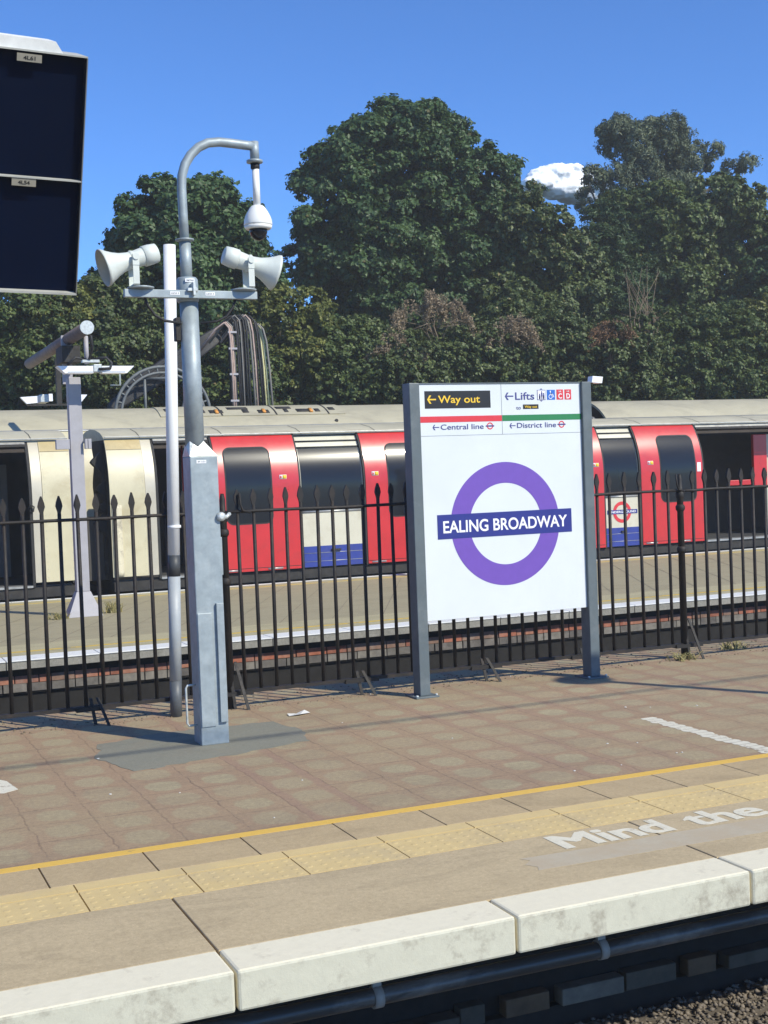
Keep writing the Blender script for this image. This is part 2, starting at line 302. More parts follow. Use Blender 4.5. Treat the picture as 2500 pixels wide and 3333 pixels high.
# ------------------------------------------------------------------ mesh helpers
class MB:
    def __init__(s): s.v = []; s.f = []; s.sm = []
    def add(s, vs, fs, smooth=False):
        o = len(s.v); s.v += [tuple(v) for v in vs]; s.f += [tuple(i + o for i in f) for f in fs]; s.sm += [smooth] * len(fs); return s
    def box(s, x0, x1, y0, y1, z0, z1):
        v = [(x0, y0, z0), (x1, y0, z0), (x1, y1, z0), (x0, y1, z0), (x0, y0, z1), (x1, y0, z1), (x1, y1, z1), (x0, y1, z1)]
        return s.add(v, [(0, 3, 2, 1), (4, 5, 6, 7), (0, 1, 5, 4), (1, 2, 6, 5), (2, 3, 7, 6), (3, 0, 4, 7)])
    def obox(s, o, a, b, c):   # oriented box from corner o with edge vectors a,b,c
        o, a, b, c = map(Vector, (o, a, b, c))
        v = [o, o + a, o + a + b, o + b, o + c, o + a + c, o + a + b + c, o + b + c]
        return s.add(v, [(0, 3, 2, 1), (4, 5, 6, 7), (0, 1, 5, 4), (1, 2, 6, 5), (2, 3, 7, 6), (3, 0, 4, 7)])
    def lathe(s, o, d, prof, n=24, caps=True):   # prof: (distance along d, radius)
        o = Vector(o); d = Vector(d).normalized()
        a = d.cross(Vector((0, 0, 1)));
        if a.length < 1e-3: a = Vector((1, 0, 0))
        a.normalize(); b = d.cross(a)
        vs = []; fs = []
        for t, r in prof:
            for k in range(n):
                w = 2 * math.pi * k / n
                vs.append(o + d * t + (a * math.cos(w) + b * math.sin(w)) * r)
        for i in range(len(prof) - 1):
            for k in range(n):
                k2 = (k + 1) % n
                fs.append((i * n + k, i * n + k2, (i + 1) * n + k2, (i + 1) * n + k))
        s.add(vs, fs, True)
        if caps:
            o2 = len(s.v) - len(vs)
            s.f.append(tuple(o2 + k for k in range(n))[::-1]); s.sm.append(False)
            s.f.append(tuple(o2 + (len(prof) - 1) * n + k for k in range(n))); s.sm.append(False)
        return s
    def cyl(s, p0, p1, r0, r1=None, n=16):
        p0, p1 = Vector(p0), Vector(p1); r1 = r0 if r1 is None else r1
        return s.lathe(p0, p1 - p0, [(0, r0), ((p1 - p0).length, r1)], n)
    def tube(s, pts, r, n=8):
        pts = [Vector(p) for p in pts]; rs = r if isinstance(r, (list, tuple)) else [r] * len(pts)
        up = None; vs = []; fs = []
        for i, p in enumerate(pts):
            t = (pts[min(i + 1, len(pts) - 1)] - pts[max(i - 1, 0)]).normalized()
            if up is None:
                up = t.cross(Vector((0, 0, 1)));
                if up.length < 1e-3: up = Vector((1, 0, 0))
            a = (up - t * up.dot(t)).normalized(); up = a; b = t.cross(a)
            for k in range(n):
                w = 2 * math.pi * k / n; vs.append(p + (a * math.cos(w) + b * math.sin(w)) * rs[i])
        for i in range(len(pts) - 1):
            for k in range(n):
                k2 = (k + 1) % n; fs.append((i * n + k, i * n + k2, (i + 1) * n + k2, (i + 1) * n + k))
        s.add(vs, fs, True); o2 = len(s.v) - len(vs)
        s.f.append(tuple(o2 + k for k in range(n))[::-1]); s.sm.append(False)
        s.f.append(tuple(o2 + (len(pts) - 1) * n + k for k in range(n))); s.sm.append(False)
        return s
    def poly_y(s, pts, y0, y1):   # polygon in (x,z) extruded along y
        n = len(pts); v = [(x, y0, z) for x, z in pts] + [(x, y1, z) for x, z in pts]
        return s.add(v, [tuple(range(n)), tuple(range(2 * n - 1, n - 1, -1))] + [(i, i + n, (i + 1) % n + n, (i + 1) % n) for i in range(n)])
    def poly_z(s, pts, z0, z1):
        n = len(pts); v = [(x, y, z0) for x, y in pts] + [(x, y, z1) for x, y in pts]
        return s.add(v, [tuple(range(n - 1, -1, -1)), tuple(range(n, 2 * n))] + [(i, (i + 1) % n, (i + 1) % n + n, i + n) for i in range(n)])
    def build(s, name, mat, parent=None, bevel=0.0, loc=None):
        me = bpy.data.meshes.new(name); vs = s.v
        if loc is None and parent is not None and parent.type == 'EMPTY': pass
        me.from_pydata(vs, [], s.f); me.materials.append(mat)
        me.polygons.foreach_set('use_smooth', s.sm)
        bm = bmesh.new(); bm.from_mesh(me)
        bmesh.ops.recalc_face_normals(bm, faces=bm.faces)
        if bevel > 0:
            es = [e for e in bm.edges if len(e.link_faces) == 2 and e.calc_face_angle(0) > 0.7]
            bmesh.ops.bevel(bm, geom=es, offset=bevel, segments=2, affect='EDGES', profile=0.5, clamp_overlap=True)
        bm.to_mesh(me); bm.free(); me.update()
        o = bpy.data.objects.new(name, me); COL.objects.link(o)
        if parent is not None:
            o.parent = parent; o.matrix_parent_inverse = wmat(parent).inverted()
        return o
def wmat(o):
    m = Matrix.LocRotScale(o.location, o.rotation_euler, o.scale)
    if o.parent: m = wmat(o.parent) @ o.matrix_parent_inverse @ m
    return m
def tag(o, label, cat, group=None, kind=None):
    if label: o['label'] = label
    if cat: o['category'] = cat
    if group: o['group'] = group
    if kind: o['kind'] = kind
    return o
def thing(name, loc, label, cat, group=None):
    o = bpy.data.objects.new(name, None); COL.objects.link(o); o.location = loc; o.empty_display_size = 0.2
    return tag(o, label, cat, group)
def struct(name, mb, m, label=None, bevel=0):
    o = mb.build(name, m, None, bevel); o['kind'] = 'structure'
    if label: o['label'] = label
    return o
def text(name, s, mat, parent, origin, xdir, ydir, height, width=None, bold=0.0, ext=0.0015, label=None, align='LEFT'):
    """lettering laid on a surface: cap height given, width fitted"""
    cu_ = bpy.data.curves.new(name, 'FONT'); cu_.body = s; cu_.size = 1.0; cu_.offset = bold; cu_.extrude = 0.5; cu_.resolution_u = 6
    tmp = bpy.data.objects.new(name, cu_); COL.objects.link(tmp)
    dg = bpy.context.evaluated_depsgraph_get(); me = bpy.data.meshes.new_from_object(tmp.evaluated_get(dg))
    bpy.data.objects.remove(tmp)
    n = len(me.vertices); a = np.empty(n * 3); me.vertices.foreach_get('co', a); a = a.reshape(-1, 3)
    cap = 0.70
    a[:, 0] -= a[:, 0].min()
    w = a[:, 0].max(); sx = (width / w) if width else height / cap
    X = Vector(xdir).normalized(); Y = Vector(ydir).normalized(); Z = X.cross(Y)
    out = np.array(origin)[None] + np.outer(a[:, 0] * sx, X) + np.outer(a[:, 1] * height / cap, Y) + np.outer(a[:, 2] * ext * 2, Z)
    me.vertices.foreach_set('co', out.ravel()); me.materials.clear(); me.materials.append(mat); me.update()
    o = bpy.data.objects.new(name, me); COL.objects.link(o)
    if parent is not None: o.parent = parent; o.matrix_parent_inverse = wmat(parent).inverted()
    if label: o['label'] = label
    return o
def ring_mb(c, r0, r1, y0, y1, n=96):   # annulus in xz plane
    m = MB(); v = []
    for y in (y0, y1):
        for r in (r0, r1):
            for k in range(n):
                w = 2 * math.pi * k / n; v.append((c[0] + r * math.cos(w), y, c[1] + r * math.sin(w)))
    f = []
    for k in range(n):
        q = (k + 1) % n
        f += [(k, q, n + q, n + k), (2 * n + k, 3 * n + k, 3 * n + q, 2 * n + q), (k, 2 * n + k, 2 * n + q, q), (n + k, n + q, 3 * n + q, 3 * n + k)]
    return m.add(v, f)

# ------------------------------------------------------------------ ground, platforms
ground = MB().box(-400, 400, -200, 700, -1.2, -0.9)
struct('ground', ground, m_ballast)
deck = MB().box(-12, 26, 5.62, 9.30, -0.4, 0.0); struct('platform_paving', deck, m_paving)
sub = MB().box(-12, 26, 5.0, 9.28, -0.9, -0.402); struct('platform_wall', sub, m_soot_shade)
edge_b = MB()
x = -12.0
while x < 26:      # brown edge blocks between the yellow line and the tactile strip
    edge_b.box(x + 0.003, x + 0.437, 5.245, 5.617, -0.4, 0.0); x += 0.44
struct('edge_blocks', edge_b, m_slab2, bevel=0.002)
tact = MB(); x = -0.47 - 0.44 * 26
while x < 26:
    tact.box(x + 0.003, x + 0.437, 4.885, 5.135, -0.4, 0.0); tact.box(x + 0.003, x + 0.437, 5.150, 5.241, -0.4, 0.0)
    if -0.5 < x < 7.5:
        for i in range(7):
            for j in range(4):
                px, py = x + 0.032 + i * 0.0625, 4.915 + j * 0.064
                tact.lathe((px, py, -0.002), (0, 0, 1), [(0, 0.018), (0.0024, 0.014), (0.0032, 0.008)], 10)
    x += 0.44
struct('tactile_paving', tact, m_tactile)
struct('groove_bedding', MB().box(-12, 26, 5.02, 5.60, -0.401, -0.012), m_soot_shade)
slabs = MB(); x = 1.16 - 2.08 * 6
while x < 26:
    slabs.box(x + 0.004, x + 2.076, 4.25, 4.882, -0.14, 0.0); x += 2.08
struct('coping_slabs', slabs, m_slab, bevel=0.004)
noses = MB(); faces = MB(); x = 1.16 - 2.08 * 6
while x < 26:      # white painted nosing of each slab
    noses.box(x + 0.005, x + 1.035, 4.032, 4.2495, -0.134, 0.003); x += 1.04
nose = struct('platform_edge', noses, m_edge_white, bevel=0.010)
# the face is painted too but has flaked: second material by face normal
nose.data.materials.append(m_edge_face)
for p in nose.data.polygons:
    if p.normal.y < -0.5: p.material_index = 1
struct('yellow_line', MB().box(-12, 26, 5.545, 5.612, 0.0002, 0.0014), m_yellow_line)
tag(bpy.data.objects['yellow_line'], None, None, kind='structure')
pp = [(1.49, 7.97), (1.40, 7.60), (1.52, 7.12), (1.80, 7.17), (2.2, 7.24), (2.62, 7.36), (2.72, 7.70), (2.63, 8.09), (2.2, 8.10), (1.86, 8.12)]; rs = random.Random(8); po = []
for i_, p_ in enumerate(pp):
    q_ = pp[(i_ + 1) % len(pp)]
    for k_ in range(7): po.append((p_[0] + (q_[0] - p_[0]) * k_ / 7 + rs.uniform(-.018, .018), p_[1] + (q_[1] - p_[1]) * k_ / 7 + rs.uniform(-.022, .022)))
patch = MB().poly_z(po, 0.0005, 0.002)
struct('asphalt_patch', patch, m_asphalt)
gh = MB().poly_z([(2.54, 4.46), (4.9, 4.40), (4.9, 4.60), (3.9, 4.606), (3.3, 4.625), (2.9, 4.615), (2.55, 4.63), (2.575, 4.59), (2.53, 4.55), (2.56, 4.50)], 0.0003, 0.0011); struct('old_marking_patch', gh, m_ghost)
def embolden(o, shifts):      # thick painted strokes: the same outline laid a few times side by side, each coat a hair higher
    me = o.data; n_ = len(me.vertices); a_ = np.empty(n_ * 3); me.vertices.foreach_get('co', a_); a_ = a_.reshape(-1, 3)
    fs_ = [tuple(p.vertices) for p in me.polygons]; V_ = []; F_ = []
    for k, (dx, dy) in enumerate(shifts):
        V_ += [tuple(v) for v in (a_ + np.array([dx, dy, 0.00006 * k]))]; F_ += [tuple(i + k * n_ for i in f) for f in fs_]
    m2 = bpy.data.meshes.new(me.name); m2.from_pydata(V_, [], F_); m2.materials.append(me.materials[0]); o.data = m2
for wd, x0_, w_ in (('Mind', 2.785, 0.56), ('the', 3.455, 0.41), ('gap', 3.985, 0.46)):
    wt = text('platform_lettering', wd, m_letter, None, (x0_ + 0.010, 4.655, 0.0012), (1, 0, 0), (0, 1, 0), 0.19, w_ - 0.02, 0.0, 0.0004)
    embolden(wt, [(dx, dy) for dx in (-.010, -.004, .004, .010) for dy in (-.005, .005)])
    tag(wt, 'worn white painted word %s on the platform edge' % wd, 'lettering', 'painted warning words on the platform edge')
dash = MB(); rs = random.Random(3)
yy = 6.80
while yy > 5.68:
    h = 0.055 + rs.random() * 0.02; x0 = 4.64 + rs.uniform(-0.012, 0.012)
    dash.poly_z([(x0, yy), (x0 - 0.01, yy - h * 0.6), (x0 + 0.008, yy - h), (x0 + 0.085, yy - h - 0.003), (x0 + 0.1, yy - h * 0.4), (x0 + 0.088, yy)], 0.0003, 0.0014); yy -= h - 0.004
struct('white_bay_line', dash, m_dash)
struct('white_paint_patch', MB().poly_z([(0.70, 7.32), (0.80, 7.38), (0.85, 7.28), (0.88, 7.05), (0.80, 7.0), (0.66, 7.08)], 0.0003, 0.0014), m_dash)

# trackside under the platform lip
pipe = thing('conduit_pipe', (3.0, 4.45, -0.36), 'long dark plastic conduit running under the near platform lip', 'pipe')
MB().tube([(i * 1.0, 4.45 + 0.004 * math.sin(i * 2.1), -0.362 + 0.006 * math.sin(i * 1.3)) for i in range(-8, 22)], 0.034, 14).build('pipe', paint('conduit_plastic', (0.045, 0.05, 0.05), 0.35, 0, 0.2, 6, (0.35, 0.34, 0.3), 0.5, 4, stretch=(0.4, 1, 1)), pipe)
for xx in (-1.1, 1.82, 2.81, 4.9):
    mb = MB().lathe((xx - 0.018, 4.45, -0.362), (1, 0, 0), [(0, 0.041), (0.036, 0.041)], 18)
    mb.box(xx - 0.018, xx + 0.018, 4.442, 4.458, -0.32, -0.139)
    mb.build('clamp', paint('clamp_plastic', (0.3, 0.3, 0.27), 0.5), pipe)
trough = thing('cable_trough', (3.0, 4.95, -0.9), 'row of dirty concrete and brick trough blocks beneath the conduit', 'cable trough')
rs = random.Random(5); x = -6.0
tm = [paint('trough_block_grey', (0.07, 0.062, 0.046), 0.9, 0, 0.3, 9), paint('trough_block_brown', (0.11, 0.07, 0.038), 0.9, 0, 0.3, 9), paint('trough_block_pale', (0.15, 0.135, 0.105), 0.9, 0, 0.3, 9)]
while x < 12:
    w = rs.choice([0.28, 0.34, 0.22]); hgt = rs.uniform(-0.012, 0.012)
    MB().box(x, x + w - 0.012 - max(0, hgt * 8), 4.92 + hgt, 4.995, -0.79, -0.715 + hgt).build('block', rs.choice(tm), trough, 0.006); x += w
MB().box(-6, 12, 4.95, 4.996, -0.90, -0.7905).build('trough_side', m_soot_shade, trough)
# ballast stones
def stones(name, x0, x1, y0, y1, z, n, smin, smax, seed, mat):
    g = np.random.default_rng(seed); P = np.stack([g.uniform(x0, x1, n), g.uniform(y0, y1, n), z + g.uniform(-0.01, 0.03, n)], 1)
    base = np.array([(1, 0, 0), (-1, 0, 0), (0, 1, 0), (0, -1, 0), (0, 0, 1), (0, 0, -1)], float)
    tri = np.array([(0, 2, 4), (2, 1, 4), (1, 3, 4), (3, 0, 4), (2, 0, 5), (1, 2, 5), (3, 1, 5), (0, 3, 5)])
    V = base[None] * g.uniform(0.6, 1.2, (n, 6, 1)) * g.uniform(smin, smax, (n, 1, 1))
    th = g.uniform(0, 6.28, n); c, s_ = np.cos(th), np.sin(th)
    V = np.stack([V[..., 0] * c[:, None] - V[..., 1] * s_[:, None], V[..., 0] * s_[:, None] + V[..., 1] * c[:, None], V[..., 2] * 0.7], -1) + P[:, None]
    F = (tri[None] + (np.arange(n) * 6)[:, None, None]).reshape(-1, 3)
    me = bpy.data.meshes.new(name); me.vertices.add(n * 6); me.vertices.foreach_set('co', V.ravel())
    me.loops.add(F.size); me.loops.foreach_set('vertex_index', F.ravel().astype(np.int32))
    me.polygons.add(len(F)); me.polygons.foreach_set('loop_start', np.arange(len(F), dtype=np.int32) * 3)
    me.materials.append(mat); me.update(calc_edges=True); me.validate()
    o = bpy.data.objects.new(name, me); COL.objects.link(o); return o
tag(stones('ballast', -1, 8, 2.6, 4.93, -0.9, 42000, 0.008, 0.021, 11, paint('ballast_stone', (0.17, 0.14, 0.105), 0.9, 0, 0.45, 30)), 'brown grey crushed stone ballast below the near platform edge', 'ballast', kind='stuff')
# litter
lit = thing('paper_scrap', (2.86, 8.21, 0), 'flat torn scrap of white paper on the paving near the fence', 'litter')
MB().add([(2.79, 8.17, 0.004), (2.86, 8.15, 0.012), (2.95, 8.20, 0.006), (2.93, 8.26, 0.018), (2.86, 8.235, 0.004), (2.80, 8.24, 0.010)], [(0, 1, 4, 5), (1, 2, 3, 4)]).build('paper', m_litter, lit)
specks = MB(); rs = random.Random(9)
for k in range(26):
    px, py, r = rs.uniform(0.7, 6.5), rs.uniform(5.75, 8.9), rs.uniform(0.004, 0.011)
    specks.lathe((px, py, 0.001), (0, 0, 1), [(0, r), (0.003, r * 0.7)], 5)
tag(specks.build('grit', m_litter), 'tiny pale specks of grit and gum scattered over the near paving', 'grit', kind='stuff')

# far platform: Y 12.25 .. 18.7
struct('far_platform_paving', MB().box(-14, 40, 13.5, 18.0, -0.9, 0.0), m_far_plat)
struct('far_platform_border', MB().box(-14, 40, 12.62, 13.4985, -0.06, 0.001).box(-14, 40, 18.002, 18.62, -0.9, 0.001), m_far_edge)
struct('far_platform_yellow_line', MB().box(-14, 40, 12.88, 12.945, 0.002, 0.0045).box(-14, 40, 18.10, 18.16, 0.002, 0.0045), m_far_yellow)
fe = MB(); x = -14.0
while x < 40: fe.box(x + 0.004, x + 0.856, 12.29, 12.6185, -0.010, 0.002); x += 0.86
fe2 = MB(); x = -14.0
while x < 40: fe2.box(x + 0.004, x + 0.856, 12.30, 12.6, -0.085, -0.0105); x += 0.86
fe3 = MB(); x = -14
while x < 40: fe3.box(x + 0.004, x + 0.856, 18.50, 18.618, 0.002, 0.006); x += 0.86
struct('far_platform_edge', fe, m_far_white, bevel=0.004); struct('far_coping_stone', fe2, m_concrete_g, bevel=0.004)
struct('far_rear_edge_line', fe3, m_far_white)
for nm_, z0_, z1_, ms_ in (('far_red_brick_course', -0.232, -0.160, [(0.30, 0.10, 0.055), (0.24, 0.085, 0.05), (0.20, 0.12, 0.085), (0.30, 0.13, 0.08)]), ('far_grey_brick_course', -0.312, -0.235, [(0.12, 0.11, 0.095), (0.17, 0.155, 0.13), (0.10, 0.09, 0.08)])):
    mts_ = [paint(nm_ + '_brick', c_, 0.9, 0, 0.3, 12, (0.3, 0.27, 0.23), 0.5, 5) for c_ in ms_]
    mb_ = MB(); x = -14.0; rs = random.Random(len(nm_)); ids_ = []
    while x < 40:
        w_ = rs.choice((0.215, 0.215, 0.105)); mb_.box(x + .005, x + w_, 12.42 + rs.uniform(0, .012), 13.4, z0_, z1_ + rs.uniform(-.006, .0)); ids_.append(rs.randrange(len(mts_))); x += w_ + .007
    o_ = struct(nm_, mb_, mts_[0])
    for m__ in mts_[1:]: o_.data.materials.append(m__)
    for p_ in o_.data.polygons: p_.material_index = ids_[min(len(ids_) - 1, p_.index // 6)]
struct('far_brick_mortar', MB().box(-14, 40, 12.44, 13.45, -0.33, -0.158), m_soot_shade)
struct('far_platform_wall', MB().box(-14, 40, 12.47, 13.49, -0.9, -0.331).box(-14, 40, 12.44, 12.62, -0.157, -0.0855), m_soot_shade)  # upper strip is black to stand for the coping's shadow
struct('far_paving_shade_lines', (lambda mb: [mb.obox((x0, 13.5, 0.0012), (2.2, 4.4, 0), (0.006, -0.003, 0), (0, 0, 0.001)) for x0 in np.arange(-6, 22, 0.62)] and mb)(MB()), paint('shade_line_tone', (0.20, 0.17, 0.12), 0.9))  # darker diagonal strips painting shadow lines across the far paving

# ------------------------------------------------------------------ overhead wire (casts the thin line of shade on the paving)
def sh_src(px, py, h):   # where something at height h must be to shade ground point
    return (px + SUN_DIR.x / SUN_DIR.z * h, py + SUN_DIR.y / SUN_DIR.z * h, h)
a = sh_src(0, 7.64, 5.6)
wire = tag(MB().tube([(-12, a[1], 5.6), (2, a[1], 5.58), (16, a[1], 5.6), (30, a[1], 5.6)], 0.016, 6).build('overhead_wire', m_cable), 'overhead line wire strung above the track beside the near platform', 'wire')
b_ = sh_src(0, 5.15, 5.4)
# lamp column to the right, outside the picture, whose shade lies across the paving
lp = sh_src(5.18, 8.22, 3.6)
lamp = thing('platform_lamp_post', (lp[0], lp[1], 0), 'slim grey platform lamp post with a flat head', 'lamp post')
MB().lathe((lp[0], lp[1], 0), (0, 0, 1), [(0, 0.075), (1.2, 0.07), (1.22, 0.05), (3.6, 0.04)], 16).build('pole', m_galv, lamp)
MB().lathe((lp[0], lp[1], 3.60), (0, 0, 1), [(0, 0.10), (0.02, 0.19), (0.07, 0.20), (0.12, 0.08)], 24).build('lamp_head', m_post_grey, lamp)

# ------------------------------------------------------------------ near railing fence
FY = 8.70
fence = thing('railing_fence', (2.55, FY, 0), 'black iron railing with spearhead bars along the back of the near platform', 'fence')
xs = [round(-0.73 + 0.12 * k, 3) for k in range(27)]
xs = [x for x in xs if x < 2.45]
xs += [2.655 + 0.1175 * k for k in range(26) if 2.655 + 0.1175 * k < 5.62] + [5.71, 5.855, 6.0, 6.135, 6.27] + [6.51 + 0.122 * k for k in range(16)]
rs = random.Random(2)
def picket(xx, lean):
    r = 0.0135; top = 1.415
    mb = MB()
    p0 = Vector((xx, FY, 0.105)); p1 = Vector((xx + lean, FY + rs.uniform(-.004, .004), top))
    mb.cyl(p0, p1, r, r * 0.95, 8)
    d = (p1 - p0).normalized()
    # flat spearhead: leaf outline with thickness
    w = rs.uniform(0.020, 0.024); hh = rs.uniform(0.108, 0.122)
    pts = [(0.009, -0.01), (0.012, 0.012), (w, 0.048), (w * 0.8, 0.075), (0.004, hh), (-0.004, hh), (-w * 0.8, 0.075), (-w, 0.048), (-0.012, 0.012), (-0.009, -0.01)]
    mb.poly_y([(p1.x + a, p1.z + b) for a, b in pts], p1.y - 0.009, p1.y + 0.009)
    return mb
for xx in xs:
    picket(xx, rs.uniform(-0.006, 0.006)).build('picket', m_black, fence)
rail = lambda x0, x1: MB().tube([(x, FY - 0.012 + rs.uniform(-.003, .003), 1.368 + rs.uniform(-.004, .004)) for x in np.linspace(x0, x1, 14)], 0.0125, 6)
rail(-0.9, 2.54).build('top_rail', m_black, fence); rail(2.50, 6.40).build('top_rail', m_black, fence); rail(6.36, 8.5).build('top_rail', m_black, fence)
for x0, x1 in ((-0.9, 2.53), (2.56, 6.36), (6.40, 8.5)):
    MB().box(x0, x1, FY - 0.022, FY + 0.022, 0.10, 0.125).build('bottom_rail', m_black, fence)
for px in (2.545, 6.385):
    mb = MB().lathe((px, FY, 0), (0, 0, 1), [(0, 0.030), (1.30, 0.026), (1.31, 0.034), (1.36, 0.034), (1.37, 0.022), (1.46, 0.020), (1.50, 0.012)], 14)
    for z in (0.86, 1.2): mb.lathe((px, FY, z), (0, 0, 1), [(0, 0.028), (0.015, 0.038), (0.04, 0.038), (0.055, 0.028)], 14)
    mb.build('post', m_black, fence)
# bent rod hooks over the rail beside each post
for px in (2.66, 6.33):
    MB().tube([(px, FY - 0.03, 1.50), (px + 0.004, FY - 0.035, 1.42), (px + 0.02, FY - 0.035, 1.375), (px + 0.08, FY - 0.03, 1.362)], 0.008, 6).build('hook', m_black, fence)
for px in (1.58, 2.545, 3.50, 4.52, 5.40, 6.385):
    hb = 0.32 if px in (2.545, 6.385) else 0.17
    for dx in (0.0, 0.045):
        MB().obox((px + dx - 0.011, FY - 0.008, hb), (0.022, 0, 0), (0, 0.012, 0.004), (0.02 + dx * .6, -0.12 if dx else -0.04, -hb)).build('brace', m_black, fence)
    MB().obox((px - 0.1, FY - 0.035, 0.09), (0.26, 0, 0), (0, 0.07, 0), (0, 0, 0.028)).build('bracket', m_black, fence)

# ------------------------------------------------------------------ galvanised column with arm
CX, CY = 2.11, 7.655
pole = thing('camera_pole', (CX, CY, 0), 'tall galvanised steel column with square base, cross arm and hooked top', 'pole')
MB().box(2.025, 2.197, 7.57, 7.74, 0, 1.742).build('base_column', m_galv, pole, 0.006)
col = MB()
v = [(2.025, 7.57, 1.743), (2.197, 7.57, 1.743), (2.197, 7.74, 1.743), (2.025, 7.74, 1.743)]
n8 = 16; ringv = [(CX - 0.027 + 0.060 * math.cos(2 * math.pi * k / n8 - math.pi * 0.75), CY + 0.060 * math.sin(2 * math.pi * k / n8 - math.pi * 0.75), 1.818 + 0.018 * math.cos(4 * (2 * math.pi * k / n8))) for k in range(n8)]
fs = []
for c in range(4):
    for k in range(4): fs.append((c, 4 + (c * 4 + k + 14) % n8, 4 + (c * 4 + k + 15) % n8))
    fs.append((c, 4 + (c * 4 + 18) % n8, (c + 1) % 4))
col.add(v + ringv, fs); col.build('pyramid_collar', m_galv_bright, pole)
SX = CX - 0.027
MB().lathe((SX, CY, 1.745), (0, 0, 1), [(0, 0.058), (0.94, 0.055)], 28).build('shaft', m_galv, pole)
MB().lathe((SX - 0.005, CY, 2.672), (0, 0, 1), [(0, 0.060), (0.006, 0.066), (0.135, 0.064), (0.148, 0.055), (0.15, 0.040)], 28).build('clamp_sleeve', m_galv, pole)
MB().lathe((SX - 0.008, CY, 2.80), (0, 0, 1), [(0, 0.036), (0.235, 0.034)], 22).build('upper_shaft', m_galv, pole)
MB().lathe((SX - 0.01, CY, 3.035), (0, 0, 1), [(0, 0.036), (0.008, 0.056), (0.016, 0.057), (0.02, 0.03)], 26).build('flange', m_galv, pole)
AX = SX - 0.01
path = [(AX, 3.05), (AX - 0.003, 3.2), (AX - 0.005, 3.36), (AX, 3.43), (AX + 0.022, 3.50), (AX + 0.06, 3.560), (AX + 0.11, 3.608), (AX + 0.17, 3.638), (AX + 0.24, 3.648), (AX + 0.32, 3.645), (AX + 0.40, 3.640), (AX + 0.458, 3.637)]
AE = AX + 0.462
arm = MB().tube([(a, CY, z) for a, z in path], 0.028, 18)
arm.tube([(AE, CY, 3.664), (AE + 0.002, CY, 3.555)], 0.0285, 18); arm.build('swan_neck_arm', m_galv, pole)
MB().lathe((AE, CY, 3.532), (0, 0, 1), [(0, 0.03), (0.004, 0.05), (0.018, 0.05), (0.024, 0.03)], 24).build('arm_flange', m_galv, pole)
cross = MB().box(1.675, 2.485, 7.555, 7.595, 2.685, 2.732); cross.build('cross_arm', m_galv, pole, 0.003)
for dx in (1.775, 2.405):
    MB().lathe((dx, 7.575, 2.733), (0, 0, 1), [(0, 0.062), (0.004, 0.078), (0.012, 0.078), (0.016, 0.06)], 26).build('speaker_plate', m_galv, pole)
bk = MB().lathe((SX + 0.012, 7.585, 2.735), (0, -1, 0), [(0, 0.020), (0.03, 0.020), (0.032, 0.010), (0.06, 0.010)], 12).box(SX - 0.035, SX - 0.005, 7.53, 7.60, 2.725, 2.742).box(SX - 0.005, SX + 0.008, 7.52, 7.60, 2.70, 2.775); bk.build('clamp_bolt', m_galv_bright, pole)
MB().box(1.992, 2.024, 7.64, 7.70, 2.44, 2.58).build('junction_box', m_black, pole, 0.004)
def sticker(x0, x1, z0, z1, y, s, parent):
    st = MB().box(x0, x1, y - 0.0015, y, z0, z1).build('sticker', m_white_v, parent)
    text('sticker_lettering', s, m_line, st, (x0 + 0.006, y - 0.0026, z0 + (z1 - z0) * 0.26), (1, 0, 0), (0, 0, 1), (z1 - z0) * 0.5, (x1 - x0) - 0.012, 0.01, 0.0004)
sticker(SX - 0.035, SX + 0.022, 2.785, 2.806, 7.5895, 'CAMCTV4-01', pole)
sticker(1.945, 2.003, 2.702, 2.722, 7.555, 'LS/24 3', pole)
sticker(2.16, 2.218, 2.702, 2.722, 7.555, 'LS/24 2', pole)
sticker(2.065, 2.125, 1.70, 1.720, 7.57, '4P 1/31', pole)
MB().box(2.145, 2.190, 7.548, 7.5695, 0.135, 0.855).build('cover_strip', m_galv, pole, 0.002)
MB().box(2.1972, 2.212, 7.60, 7.70, 1.02, 1.25).build('side_plate', m_galv, pole, 0.002)
MB().box(2.030, 2.118, 7.563, 7.5695, 0.112, 0.80).build('access_door', m_galv, pole, 0.003)
h = MB().tube([(2.022, 7.66, 0.36), (1.975, 7.66, 0.36), (1.965, 7.66, 0.345), (1.965, 7.66, 0.13), (1.975, 7.66, 0.115), (2.022, 7.66, 0.115)], 0.007, 8).build('handle', m_galv_bright, pole)
for (x0, sgn) in ((1.80, -1), (2.36, 1)):
    MB().tube([(x0, 7.59, 2.69), (x0 - sgn * 0.02, 7.60, 2.64), (x0 - sgn * 0.06, 7.60, 2.585), (x0 - sgn * 0.12, 7.61, 2.555), (SX + sgn * 0.06, 7.63, 2.545)], 0.008, 6).build('loose_cable', m_cable, pole)
MB().tube([(2.197, 7.60, 1.37), (2.235, 7.56, 1.372), (2.26, 7.58, 1.39)], 0.012, 8).lathe((2.20, 7.54, 1.375), (0, 1, 0), [(0, 0.012), (0.01, 0.028), (0.03, 0.028)], 10).build('lug', m_galv_bright, pole, 0)

